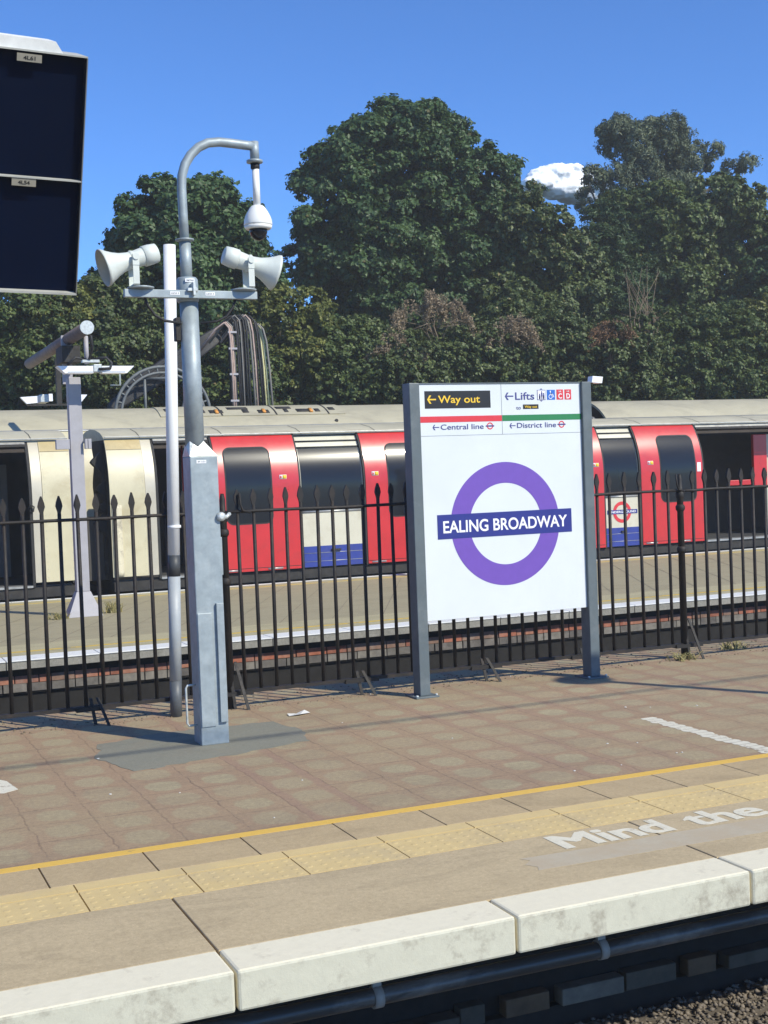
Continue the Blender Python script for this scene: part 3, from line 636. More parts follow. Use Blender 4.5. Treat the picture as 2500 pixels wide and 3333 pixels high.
# dome camera hanging from the arm
dome = thing('dome_camera', (AE, CY, 3.10), 'white dome camera hanging from the hooked top of the galvanised column', 'security camera')
MB().lathe((AE + 0.002, CY, 3.495), (0, 0, 1), [(0, 0.022), (0.006, 0.028), (0.034, 0.028), (0.036, 0.024)], 20).build('pipe_coupling', m_black, dome)
MB().lathe((AE + 0.004, CY, 3.272), (0, 0, 1), [(0, 0.0225), (0.225, 0.0215)], 20).build('stem', m_white_gloss, dome)
MB().lathe((AE + 0.006, CY, 3.150), (0, 0, 1), [(0, 0.087), (0.012, 0.088), (0.035, 0.085), (0.06, 0.077), (0.085, 0.064), (0.108, 0.049), (0.122, 0.036), (0.126, 0.022)], 36).build('housing', m_white_gloss, dome)
MB().lathe((AE + 0.006, CY, 3.128), (0, 0, 1), [(0, 0.074), (0.006, 0.082), (0.0215, 0.0865)], 36).build('trim_ring', m_white_gloss, dome)
MB().lathe((AE + 0.006, CY, 3.060), (0, 0, 1), [(0, 0.004), (0.004, 0.020), (0.014, 0.036), (0.03, 0.048), (0.05, 0.055), (0.069, 0.057)], 32).build('glass_dome', m_glass, dome)

def horn(cxm, sgn, label):
    yc = 7.575
    back = Vector((cxm + sgn * -0.112, yc + 0.02, 2.955)); d = Vector((sgn * 0.955, -0.04, -0.30)).normalized()
    hn = thing('horn_loudspeaker', (cxm, yc, 2.745), label, 'loudspeaker', 'horn loudspeakers on the galvanised column')
    L = 0.345
    MB().lathe(back, d, [(0, 0.045), (0.006, 0.056), (0.05, 0.061), (0.088, 0.061), (0.092, 0.055)], 32).build('driver', m_horn, hn)
    b_ = MB().lathe(back + d * 0.0925, d, [(0, 0.054), (0.05, 0.050), (0.09, 0.050), (0.135, 0.058), (0.175, 0.073), (0.21, 0.091), (0.235, 0.107), (0.25, 0.112), (0.253, 0.106), (0.235, 0.099), (0.20, 0.080), (0.15, 0.06), (0.08, 0.03)], 40, False)
    b_.build('horn_bell', m_horn, hn)
    MB().lathe(back + d * 0.15, d, [(0, 0.052), (0.012, 0.056), (0.02, 0.052)], 32, False).build('ring', m_horn, hn)
    piv = back + d * 0.155
    for yy in (-0.062, 0.056):
        br = MB().box(piv.x - 0.018, piv.x + 0.018, yc + yy, yc + yy + 0.006, 2.752, 2.875)
        br.box(piv.x - 0.019, piv.x + 0.019, yc + yy - 0.003, yc + yy + 0.0095, 2.865, 2.93)
        br.lathe((piv.x, yc + yy - 0.01, 2.915), (0, 1, 0), [(0, 0.019), (0.022, 0.019)], 16)
        br.build('bracket', m_horn, hn)
    MB().box(piv.x - 0.018, piv.x + 0.018, yc - 0.062, yc + 0.062, 2.7505, 2.7565).build('base_strap', m_horn, hn)
horn(1.775, -1, 'grey white horn loudspeaker on the cross arm pointing down to the left')
horn(2.405, 1, 'grey white horn loudspeaker on the cross arm pointing down to the right')

# white marker post
wp = thing('marker_post', (2.15, 8.64, 0), 'round white post with black bands standing behind the galvanised column', 'post')
def seg(z0, z1, m, nm, r=0.041):
    f = lambda z: 2.141 + (z / 3.195) * 0.092
    MB().cyl((f(z0), 8.64, z0), (f(z1), 8.64, z1), r, r, 24).build(nm, m, wp)
m_wpost = paint('white_post_paint', (0.82, 0.83, 0.82), 0.45, 0, 0.03, 8, (0.5, 0.5, 0.45), 0.2, 5)
m_wpost2 = paint('greyed_post_paint', (0.34, 0.37, 0.39), 0.5, 0, 0.08, 8, (0.5, 0.5, 0.48), 0.4, 6)
m_wband = paint('dark_grey_band', (0.05, 0.055, 0.06), 0.5, 0, 0.15, 8)
seg(1.098, 3.195, m_wpost, 'upper_post'); seg(0.954, 1.0975, m_wband, 'band'); seg(0.245, 0.9535, m_wpost2, 'lower_post'); seg(0.0, 0.2445, paint('grey_base_band', (0.09, 0.10, 0.11), 0.5, 0, 0.1, 8), 'base_band', 0.040)
MB().lathe((2.183, 8.64, 1.28), (0, 0, 1), [(0, 0.0415), (0.003, 0.046), (0.018, 0.046), (0.021, 0.0415)], 24).build('strap', m_wpost, wp)

# ------------------------------------------------------------------ station name sign
sg = thing('station_sign', (4.56, 8.35, 0), 'white station name sign with purple ring and navy bar reading Ealing Broadway', 'sign')
for x0, x1 in ((3.815, 3.895), (5.232, 5.312)):
    MB().box(x0, x1, 8.29, 8.41, 0.0125, 2.225).build('sign_post', m_slate, sg, 0.005)
    MB().box(x0 - 0.05, x1 + 0.05, 8.25, 8.45, 0.0, 0.012).build('base_plate', m_slate, sg, 0.002)
    for ddx in (x0 - 0.035, x1 + 0.035):
        MB().lathe((ddx, 8.27, 0.012), (0, 0, 1), [(0, 0.010), (0.012, 0.010)], 6).build('bolt', m_galv_bright, sg)
MB().box(3.8955, 5.2315, 8.315, 8.385, 0.535, 2.215).build('panel', m_sign, sg, 0.002)
MB().box(3.8955, 5.2315, 8.31, 8.39, 2.2155, 2.225).build('top_trim', m_slate, sg)
PY = 8.3148
def decal(nm, x0, x1, z0, z1, mat, layer=1, parent=None):
    return MB().box(x0, x1, PY - 0.0012 * layer, PY + 0.0005 - 0.0012 * (layer - 1), z0, z1).build(nm, mat, parent or sg)
def arrow(x0, x1, zc, hh, mat, parent, layer=1):
    t = hh * 0.17; y0 = PY - 0.0012 * layer; y1 = y0 + 0.0011
    mb = MB().poly_y([(x0 + t * 1.2, zc - t), (x1, zc - t), (x1, zc + t), (x0 + t * 1.2, zc + t)], y0, y1)
    mb.poly_y([(x0, zc), (x0 + hh * 0.62, zc + hh), (x0 + hh * 1.15, zc + hh), (x0 + hh * 0.42, zc), (x0 + hh * 1.15, zc - hh), (x0 + hh * 0.62, zc - hh)], y0 - 0.0006, y1)
    mb.build('arrow', mat, parent)
T = lambda s, mat, x0, w, z, hgt, bold=0.012, layer=1, parent=None: text('lettering', s, mat, parent or sg, (x0, PY - 0.0012 * layer - 0.0006, z), (1, 0, 0), (0, 0, 1), hgt, w, bold, 0.0005)
decal('header_line', 3.8955, 5.2315, 1.8485, 1.8510, m_line); decal('divider', 4.559, 4.5615, 1.852, 2.215, m_line)
decal('red_stripe', 3.8955, 4.558, 1.945, 1.988, m_red_v); decal('green_stripe', 4.5625, 5.2315, 1.945, 1.988, m_green_v)
wb = decal('way_out_plate', 3.943, 4.470, 2.044, 2.168, m_black_flat)
arrow(3.962, 4.032, 2.108, 0.029, m_yellow_txt, wb, 2); T('Way out', m_yellow_txt, 4.048, 0.335, 2.083, 0.052, 0.012, 2, wb)
arrow(3.998, 4.050, 1.910, 0.019, m_blue_txt, sg); T('Central line', m_blue_txt, 4.062, 0.345, 1.893, 0.037, 0.004)
arrow(4.620, 4.670, 1.910, 0.019, m_blue_txt, sg); T('District line', m_blue_txt, 4.682, 0.330, 1.893, 0.037, 0.004)
for xx in (4.459, 5.060):
    rr = ring_mb((xx, 1.912), 0.0175, 0.0255, PY - 0.0012, PY - 0.0002, 40).build('small_roundel', m_red_v, sg)
    MB().box(xx - 0.034, xx + 0.034, PY - 0.0022, PY - 0.0013, 1.9075, 1.9165).build('roundel_bar', m_blue_txt, rr)
arrow(4.590, 4.660, 2.125, 0.027, m_blue_txt, sg); T('Lifts', m_blue_txt, 4.675, 0.160, 2.099, 0.054, 0.008)
# lift pictogram
x0, x1, z0, z1 = 4.860, 4.930, 2.094, 2.168
lb = decal('lift_icon', x0, x1, z0, z1, m_blue_txt); decal('lift_icon_ground', x0 + .004, x1 - .004, z0 + .004, z1 - .004, m_white_v, 2, lb)
for s_, zz in ((1, z1 + 0.003), (-1, z0 - 0.003)):
    MB().poly_y([(4.883, zz), (4.907, zz), (4.895, zz + s_ * 0.009)], PY - 0.0012, PY - 0.0002).build('lift_arrow', m_blue_txt, lb)
fg = MB()
for fx_, hh in ((4.880, 0.030), (4.898, 0.048), (4.914, 0.036)):
    fg.box(fx_ - 0.006, fx_ + 0.006, PY - 0.0036, PY - 0.0025, z0 + 0.026 if hh > .04 else z0 + 0.008, z0 + hh + 0.006); fg.box(fx_ - 0.004, fx_ + 0.004, PY - 0.0036, PY - 0.0025, z0 + 0.006, z0 + 0.03)
    fg.lathe((fx_, PY - 0.0025, z0 + hh + 0.012), (0, -1, 0), [(0, 0.005), (0.0012, 0.005)], 10)
fg.build('passenger_symbols', m_blue_txt, lb)
wcb = decal('wheelchair_icon', 4.943, 5.012, 2.095, 2.168, m_blue_v)
wm = ring_mb((4.973, 2.118), 0.0125, 0.0165, PY - 0.0024, PY - 0.0013, 24)
wm.poly_y([(4.969, 2.150), (4.975, 2.150), (4.977, 2.133), (4.990, 2.133), (4.998, 2.112), (5.003, 2.114), (4.993, 2.138), (4.975, 2.138)], PY - 0.0024, PY - 0.0013)
wm.lathe((4.972, PY - 0.0013, 2.156), (0, -1, 0), [(0, 0.0052), (0.0011, 0.0052)], 12); wm.build('wheelchair_symbol', m_white_v, wcb)
for x0, x1, ch in ((5.025, 5.082, 'C'), (5.094, 5.151, 'D')):
    pl = decal('lift_letter_plate', x0, x1, 2.095, 2.170, m_red_v)
    T(ch, m_white_v, x0 + 0.014, 0.031, 2.104, 0.036, 0.02, 2, pl); T('Lift', m_white_v, x0 + 0.018, 0.022, 2.151, 0.010, 0.02, 2, pl)
T('to', m_blue_txt, 4.681, 0.038, 2.028, 0.026, 0.0)
tp = decal('small_way_out_plate', 4.738, 4.868, 2.030, 2.063, m_black_flat); T('Way out', m_yellow_txt, 4.750, 0.105, 2.038, 0.017, 0.012, 2, tp)
ring_mb((4.563, 1.199), 0.297, 0.449, PY - 0.0012, PY - 0.0002, 160).build('purple_ring', m_purple, sg)
nb = MB().box(4.008, 5.118, PY - 0.0026, PY - 0.0013, 1.112, 1.286).build('name_bar', m_navy, sg)
text('station_name', 'EALING BROADWAY', m_white_v, nb, (4.052, PY - 0.0034, 1.156), (1, 0, 0), (0, 0, 1), 0.084, 1.026, 0.018, 0.0006)

# ------------------------------------------------------------------ bank of two monitors at the left
TR = Vector((1.408, 7.0, 3.869)); BR = Vector((1.374, 7.45, 2.677)); D_ = (BR - TR); LH = D_.length; D_.normalize()
XL = Vector((-1, 0, -0.03)).normalized(); XL = (XL - D_ * XL.dot(D_)).normalized(); N_ = D_.cross(XL)
if N_.y < 0: N_ = -N_
W = 0.95
mon = thing('monitor_cabinet', TR + XL * W * 0.5 + D_ * LH, 'dark hooded cabinet of two stacked driver monitors labelled 4L61 and 4L54', 'monitor')
m_cab = paint('cabinet_edge_paint', (0.42, 0.42, 0.38), 0.6, 0, 0.1, 8); m_cab_in = paint('cabinet_inside', (0.30, 0.29, 0.25), 0.7)
m_cab_dark = paint('cabinet_navy_side', (0.003, 0.006, 0.016), 0.6)
def pb(a, d, n_): return TR + XL * a + D_ * d + N_ * n_
t = 0.008; dep = 0.30
def slab(nm, a0, a1, d0, d1, n0, n1, mt, par=None, bev=0):
    return MB().obox(pb(a0, d0, n0), XL * (a1 - a0), D_ * (d1 - d0), N_ * (n1 - n0)).build(nm, mt, par or mon, bev)
slab('top_plate', -0.002, W, -t, 0, -0.004, dep, m_cab)
slab('bottom_sill', -0.002, W, LH - t, LH + 0.004, -0.004, dep, m_cab)
slab('middle_sill', 0.001, W - .002, LH * 0.505, LH * 0.505 + 0.007, -0.004, 0.21, m_cab)
slab('side_panel', 0, 0.006, 0.0005, LH - t - .0005, 0, dep, m_cab_dark); slab('side_panel', W - 0.006, W - .001, 0.0005, LH - t - .0005, 0, dep, m_cab_dark)
slab('edge_trim', -0.003, 0.003, 0.001, LH - 0.002, -0.004, -0.0005, paint('trim_grey', (0.14, 0.14, 0.13), 0.6))
slab('back_panel', 0.007, W - 0.007, 0.001, LH - t - 0.001, dep - 0.01, dep - 0.002, m_cab_dark)
slab('screen', 0.0065, W - 0.0065, 0.0005, LH * 0.505 - 0.001, 0.045, 0.06, m_screen); slab('screen', 0.0065, W - 0.0065, LH * 0.505 + 0.0075, LH - t - 0.001, 0.045, 0.06, m_screen)
hood = MB(); hp = [(0.125, 0), (0.165, 0.055), (W, 0.065), (W, 0)]
hood.add([pb(a, -t - 0.0005 - hh, 0.02) for a, hh in hp] + [pb(a, -t - 0.0005 - hh, 0.26) for a, hh in hp], [(0, 1, 2, 3), (7, 6, 5, 4), (0, 4, 5, 1), (1, 5, 6, 2), (2, 6, 7, 3), (3, 7, 4, 0)])
hood.build('top_hood', paint('white_hood', (0.78, 0.78, 0.74), 0.5), mon)
m_plate = paint('label_plate', (0.26, 0.24, 0.19), 0.7)
for a0, d0, s_ in ((0.238, 0.012, '4L61'), (0.245, LH * 0.505 + 0.010, '4L54')):
    lbp = slab('label_plate', a0, a0 + 0.128, d0, d0 + 0.040, 0.0, 0.003, m_plate)
    text('plate_lettering', s_, m_black_flat, lbp, pb(a0 + 0.095, d0 + 0.030, -0.001), -XL, -D_, 0.019, 0.062, 0.02, 0.0005)
MB().lathe((0.62, 7.75, 0), (0, 0, 1), [(0, 0.09), (3.9, 0.07)], 20).build('support_post', m_galv, mon)
MB().obox(pb(0.70, 0.3, dep), XL * 0.1, D_ * 0.1, N_ * 0.35).build('support_arm', m_galv, mon)

# ------------------------------------------------------------------ trains
TY = 18.80; ZC = 1.45; RR = 1.30
def prof(t, out=0.0, zc=ZC, rad=RR, y0=TY):      # arc length parameter: straight below zc, curving in above
    if t <= zc: return (y0 - out, t)
    f = (t - zc) / rad
    return (y0 + rad - (rad + out) * math.cos(f), zc + (rad + out) * math.sin(f))
def tz(z, zc=ZC, rad=RR): return z if z <= zc else zc + rad * math.asin(min(1, (z - zc) / rad))
def shell(x0, x1, t0, t1, out, thick, mb=None, nseg=None, xl=None, xr=None, **kw):
    mb = mb or MB(); ns = nseg or max(2, int((t1 - t0) / 0.05)); vs = []
    for i in range(ns + 1):
        t = t0 + (t1 - t0) * i / ns
        a = xl(t) if xl else x0; b = xr(t) if xr else x1
        for o in (out, out - thick):
            y, z = prof(t, o, **kw); vs += [(a, y, z), (b, y, z)]
    fs = []
    for i in range(ns):
        k = 4 * i; q = k + 4
        fs += [(k, k + 1, q + 1, q), (k + 2, q + 2, q + 3, k + 3), (k, q, q + 2, k + 2), (k + 1, k + 3, q + 3, q + 1)]
    e = 4 * ns; fs += [(0, 2, 3, 1), (e, e + 1, e + 3, e + 2)]
    return mb.add(vs, fs, True)
def sharp(o):
    me = o.data
    if hasattr(me, 'set_sharp_from_angle'): me.set_sharp_from_angle(angle=R(35))
    return o
def rr_window(x0, x1, t0, t1, rad, out, thick, name, mat, parent, **kw):
    def ext(t):
        d = min(t - t0, t1 - t)
        return 0 if d >= rad else rad - math.sqrt(max(0, rad * rad - (rad - d) ** 2))
    ts = []
    for i in range(9): ts.append(t0 + rad * (1 - math.cos(math.pi / 2 * i / 8)))
    ts += list(np.linspace(t0 + rad, t1 - rad, 16)[1:-1])
    for i in range(9): ts.append(t1 - rad + rad * math.sin(math.pi / 2 * i / 8))
    vs = []
    for t in ts:
        e = ext(t)
        for o in (out, out - thick):
            y, z = prof(t, o, **kw); vs += [(x0 + e, y, z), (x1 - e, y, z)]
    fs = []; ns = len(ts) - 1
    for i in range(ns):
        k = 4 * i; q = k + 4
        fs += [(k, k + 1, q + 1, q), (k + 2, q + 2, q + 3, k + 3), (k, q, q + 2, k + 2), (k + 1, k + 3, q + 3, q + 1)]
    e = 4 * ns; fs += [(0, 2, 3, 1), (e, e + 1, e + 3, e + 2)]
    return sharp(MB().add(vs, fs, True).build(name, mat, parent))
TT = tz(2.235)     # top of doors
def leaf(car, x0, x1, wx0, wx1, sx, label=None):
    d = sharp(shell(x0, x1, 0.19, TT, 0.03, 0.035).build('door_leaf', m_train_red, car))
    if label: d['label'] = label
    rr_window(wx0 - 0.02, wx1 + 0.02, 0.90, tz(2.06), 0.12, 0.034, 0.004, 'window_seal', m_gasket, d)
    rr_window(wx0, wx1, 0.92, tz(2.04), 0.105, 0.0365, 0.0025, 'door_window', m_glass, d)
    sharp(shell(x0 - 0.03, x0 - 0.001, 0.17, TT + 0.02, 0.022, 0.045).build('door_edge', m_gasket, d)); sharp(shell(x1 + 0.001, x1 + 0.03, 0.17, TT + 0.02, 0.022, 0.045).build('door_edge', m_gasket, d))
    if sx: 
        st = shell(sx, sx + 0.115, 1.565, 1.63, 0.032, 0.0015).build('warning_sticker', m_white_v, d)
        shell(sx + 0.05, sx + 0.112, 1.570, 1.625, 0.0330, 0.0008).build('sticker_panel', m_yellow_txt, st)
        shell(sx + 0.01, sx + 0.035, 1.58, 1.612, 0.0330, 0.0008).build('sticker_symbol', m_red_v, st)
    for k in (0.06, 0.75):
        shell(x0 + k, x0 + k + 0.24, 0.20, 0.225, 0.034, 0.004).build('kick_strip', m_steel, d)
    shell(x0 + 0.01, x1 - 0.01, 0.232, 0.240, 0.0325, 0.002).build('seam', m_gasket, d)
    return d
def body_panel(car, x0, x1, roundel=False):
    b = sharp(shell(x0, x1, 0.19, TT, -0.02, 0.03).build('body_side', m_train_white, car))
    sharp(shell(x0, x1, 0.19, 0.51, -0.018, 0.002).build('blue_band', m_train_blue, b))
    for z in (0.27, 0.40): shell(x0, x1, z, z + 0.008, -0.0165, 0.0015).build('trim_line', m_steel, b)
    sharp(shell(x0 + 0.02, x1 - 0.02, 1.06, tz(2.03), -0.014, 0.006).build('window', m_glass, b))
    shell(x0, x1, 1.03, 1.058, -0.008, 0.011).build('window_sill', m_steel, b)
    shell(x0, x1, tz(2.035), tz(2.06), -0.010, 0.008).build('window_head', m_gasket, b)
    shell(x0, x1, tz(2.135), tz(2.155), -0.006, 0.012).build('door_track', m_gasket, b)
    MB().box(x0 + (x1 - x0) * 0.45, x0 + (x1 - x0) * 0.6, TY - 0.01, TY + 0.02, 0.425, 0.455).build('latch', m_gasket, b)
    return b
def doorway(car, x0, x1):
    """jambs, threshold and header round an open doorway"""
    sharp(shell(x0, x0 + 0.035, 0.17, TT + .02, 0.0, 0.06).build('door_jamb', m_gasket, car)); sharp(shell(x1 - 0.035, x1, 0.17, TT + .02, 0.0, 0.06).build('door_jamb', m_gasket, car))
    MB().box(x0 + 0.036, x1 - 0.036, TY + 0.0, TY + 0.25, 0.165, 0.195).build('threshold', m_steel, car)
    for z0, z1, mt in ((2.16, 2.19, m_under), (2.195, 2.225, m_steel)): sharp(shell(x0 + 0.036, x1 - 0.036, tz(z0), tz(z1), 0.02, 0.03).build('header_rail', mt, car))
def car_common(car, x0, x1):
    # roof: cantrail then shallow dome
    pts = [prof(TT + 0.004, 0.0), (19.08, 2.262), (19.16, 2.30), (19.34, 2.355), (19.7, 2.415), (20.1, 2.44), (20.5, 2.415), (20.86, 2.355), (21.04, 2.30), (21.12, 2.262)]
    vs = []; n_ = len(pts)
    for xx in (x0, x1):
        vs += [(xx, y, z) for y, z in pts]
    fs = [(i, i + 1, n_ + i + 1, n_ + i) for i in range(n_ - 1)] + [tuple(range(n_))[::-1], tuple(range(n_, 2 * n_))]
    rf = sharp(MB().add(vs, fs, True).build('roof', m_roof2, car))
    gt = MB().box(x0, x1, 19.005, 19.06, 2.268, 2.285); gt.build('gutter', m_steel, rf, 0.003)
    for xx in np.arange(math.ceil(x0) + 0.35, x1, 1.27):
        MB().add([(xx, y, z + 0.003) for y, z in pts[1:5]] + [(xx + 0.012, y, z + 0.003) for y, z in pts[1:5]], [(i, i + 1, i + 5, i + 4) for i in range(3)]).build('roof_seam', m_under, rf)
    MB().box(x0 + 0.02, x1 - 0.02, TY + 0.03, 21.3, 0.02, 0.16).build('solebar', m_under, car)
    MB().box(x0 + 0.4, x1 - 0.4, TY + 0.12, 21.2, -0.45, 0.019).build('underframe', m_under, car)
    MB().box(x0 + 0.05, x1 - 0.05, TY + 0.10, 21.28, 0.161, 0.19).build('floor', m_floor_in, car)
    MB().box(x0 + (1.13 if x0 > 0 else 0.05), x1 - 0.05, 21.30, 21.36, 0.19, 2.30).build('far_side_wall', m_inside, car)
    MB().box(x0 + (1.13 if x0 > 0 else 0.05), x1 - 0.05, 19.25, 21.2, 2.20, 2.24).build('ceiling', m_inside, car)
# right-hand car
car = thing('train_car', (9.5, 20.1, -0.9), 'red and cream tube train car with open red doors right of the coupling gap', 'train', 'underground train cars at the far platform')
X0, X1 = 3.82, 22.0
car_common(car, X0, X1)
def cream_end(car, x0, x1, frame_right):
    p = sharp(shell(x0, x1, 0.235, TT, 0.012, 0.03).build('cream_end_panel', m_cream, car))
    sharp(shell(x0 + 0.003, x1 - 0.003, tz(2.085), TT - 0.002, 0.0132, 0.002).build('tan_top_skin', paint('weathered_tan_paint', (0.46, 0.37, 0.19), 0.45, 0, 0.15, 2, (0.30, 0.20, 0.08), 0.6, 2), p))
    rv = MB()
    for xx in (x0 + 0.03, x1 - 0.03):
        for t_ in np.arange(0.30, TT - 0.02, 0.11):
            y, z = prof(t_, 0.0125); rv.lathe((xx, y + 0.002, z), (0, -1, 0), [(0, 0.006), (0.004, 0.004)], 6)
    rv.build('rivets', m_steel, p)['kind'] = 'stuff'
    for t_ in (tz(2.08),): shell(x0 + 0.002, x1 - 0.002, t_, t_ + 0.006, 0.0135, 0.0015).build('seam', m_gasket, p)
    return p
cream_end(car, 3.82, 4.34, True)
fr = sharp(shell(4.345, 4.495, 0.235, TT, 0.006, 0.03).build('silver_frame', paint('dull_silver_cream', (0.52, 0.48, 0.38), 0.4, 0.2, 0.12, 2), car))
shell(3.84, 3.98, 0.25, 1.28, 0.030, 0.016).build('grab_cover', paint('chipped_cream', (0.60, 0.55, 0.40), 0.6, 0, 0.1, 5, (0.12, 0.1, 0.08), 0.8, 7), car)
doorway(car, 4.50, 5.40)
leaf(car, 5.42, 6.72, 5.57, 6.27, 6.41, 'red door leaf nearest the coupling gap')
body_panel(car, 6.755, 7.80)
leaf(car, 7.83, 9.12, 8.23, 8.93, 7.94, 'red door leaf partly behind the sign')
doorway(car, 9.15, 10.90)
leaf(car, 10.93, 12.22, 11.05, 11.75, 12.02)
bp = body_panel(car, 12.255, 12.955, True)
rg = ring_mb((12.60, 0.775), 0.125, 0.183, TY + 0.0155, TY + 0.018, 64).build('train_roundel', m_red_v, bp)
rb = MB().box(12.30, 12.91, TY + 0.0135, TY + 0.0152, 0.745, 0.815).build('roundel_bar', m_navy, rg)
text('roundel_lettering', 'UNDERGROUND', m_white_v, rb, (12.33, TY + 0.0128, 0.762), (1, 0, 0), (0, 0, 1), 0.036, 0.55, 0.02, 0.0005)
leaf(car, 12.985, 14.28, 13.40, 14.12, 13.13, 'bright red door leaf beside the dark open doorway at the right')
doorway(car, 14.30, 17.40)
sharp(shell(17.42, 22.0, 0.19, TT, 0.0, 0.03).build('body_side', m_train_red, car))
sx = MB().box(14.16, 14.24, TY - 0.034, TY - 0.031, 1.42, 1.58).build('door_notice', m_white_v, car)
# interior bits seen through the open doorways
for xx in (5.6, 8.9, 13.9):
    MB().box(xx, xx + 0.05, 19.3, 21.2, 0.19, 1.95).build('draught_screen', m_inside, car)
for x0, x1 in ((5.7, 8.8), (11.0, 13.8)):
    st = MB().box(x0, x1, 20.75, 21.28, 0.19, 0.62).build('seat', paint('moquette_seat', (0.05, 0.03, 0.09), 0.9, 0, 0.4, 14), car, 0.03)
    MB().box(x0, x1, 21.12, 21.285, 0.621, 1.15).build('seat_back', m_inside, st, 0.03)
MB().box(16.05, 16.36, 19.55, 19.62, 1.10, 2.06).box(15.5, 16.03, 19.58, 19.62, 1.12, 1.22).build('red_partition', m_train_red, car, 0.01)
MB().box(16.38, 17.2, 19.60, 19.65, 0.19, 2.06).build('cream_partition', m_train_white, car)
MB().box(14.32, 17.3, 21.05, 21.29, 0.19, 2.1).build('doorway_shade_sheet', m_inside, car)  # dark sheet standing for the shade inside the open doorway
for xx in (4.62, 5.2, 10.0, 14.7): MB().cyl((xx, 19.9, 0.19), (xx, 19.9, 2.15), 0.016, None, 10).build('grab_pole', m_train_red, car)
# bulkhead at the car end with inter-car barrier
be = []
for t_ in np.linspace(0.2, TT, 26): be.append(prof(t_, -0.005))
endp = [(y, z) for y, z in be] + [(19.7, 2.39), (20.1, 2.42), (20.5, 2.39)] + [(2 * 20.1 - y, z) for y, z in reversed(be)]
def bulk(xa, xb, nm, par, ymax=99):
    n_ = len(endp); vs = [(xa, min(y, ymax + 0.08 * math.sin(z * 9)), z) for y, z in endp] + [(xb, min(y, ymax + 0.08 * math.sin(z * 9)), z) for y, z in endp]
    MB().add(vs, [tuple(range(n_)), tuple(range(2 * n_ - 1, n_ - 1, -1))] + [(i, i + n_, (i + 1) % n_ + n_, (i + 1) % n_) for i in range(n_)]).build(nm, m_under, par)
bulk(3.835, 3.87, 'end_bulkhead', car, 20.05)
def barrier(xb, s_, par):      # rubber anti-fall bellows: row of wedge lips on the car end
    y0 = 19.15
    for z, zz in ((1.92, 0.20), (1.52, 0.13), (1.02, 0.20), (1.25, 0.10)):
        MB().poly_y([(xb, z - zz), (xb + s_ * 0.17 * zz / 0.2, z - 0.03), (xb + s_ * 0.19 * zz / 0.2, z), (xb + s_ * 0.17 * zz / 0.2, z + 0.03), (xb, z + zz)], y0, y0 + 0.16).build('barrier_lip', m_gasket, par)
    MB().box(min(xb, xb + s_ * 0.05), max(xb, xb + s_ * 0.05), y0 + 0.01, y0 + 0.5, 0.25, 2.2).build('end_fitting', m_under, par)
barrier(3.834, -1, car)
# left-hand car
car2 = thing('train_car', (-2, 20.1, -0.9), 'cream ended tube train car left of the coupling gap with dark open doorway', 'train', 'underground train cars at the far platform')
car_common(car2, -9.0, 3.29)
bulk(3.24, 3.275, 'end_bulkhead', car2)
cream_end(car2, 2.87, 3.29, False)
sharp(shell(2.725, 2.865, 0.235, TT, 0.006, 0.03).build('silver_frame', bpy.data.materials['dull_silver_cream'], car2))
doorway(car2, 1.35, 2.72)
leaf(car2, 0.0, 1.32, 0.2, 0.9, None); body_panel(car2, -1.2, -0.03); sharp(shell(-9, -1.23, 0.19, TT, 0.0, 0.03).build('body_side', m_train_red, car2))
MB().box(1.36, 2.70, 20.9, 21.29, 0.19, 2.1).build('doorway_shade_sheet', m_inside, car2)  # dark sheet painting this doorway's inner shade
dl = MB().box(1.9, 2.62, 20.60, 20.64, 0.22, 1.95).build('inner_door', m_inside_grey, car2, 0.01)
MB().box(2.02, 2.52, 20.58, 20.599, 0.95, 1.75).build('inner_window', paint('daylight_toned_pane', (0.16, 0.17, 0.17), 0.1), dl, 0.02)  # pale pane colour stands for daylight entering from the far side
MB().tube([(2.66, 18.78, 1.30), (2.70, 18.76, 1.34), (2.74, 18.76, 1.31), (2.73, 18.77, 1.25), (2.68, 18.78, 1.24)], 0.012, 6).build('grab_ring', m_gasket, car2)
barrier(3.276, 1, car2)
# coupling gear and canvas screen between the cars
gap = thing('coupling_screen', (3.55, 19.4, -0.9), 'dark rubber screen filling the lower gap between the two train cars', 'gangway screen')
MB().add([(3.28, 19.2, 0.18), (3.40, 19.26, 0.18), (3.55, 19.16, 0.18), (3.70, 19.27, 0.18), (3.83, 19.2, 0.18), (3.28, 19.2, 1.12), (3.42, 19.24, 1.12), (3.55, 19.18, 1.12), (3.69, 19.25, 1.12), (3.83, 19.2, 1.12)], [(i, i + 1, i + 6, i + 5) for i in range(4)], True).build('screen', paint('rubber_screen', (0.055, 0.05, 0.045), 0.7, 0, 0.2, 5), gap)
MB().cyl((3.2, 20.1, -0.15), (3.9, 20.1, -0.15), 0.09).build('coupler', m_under, gap)
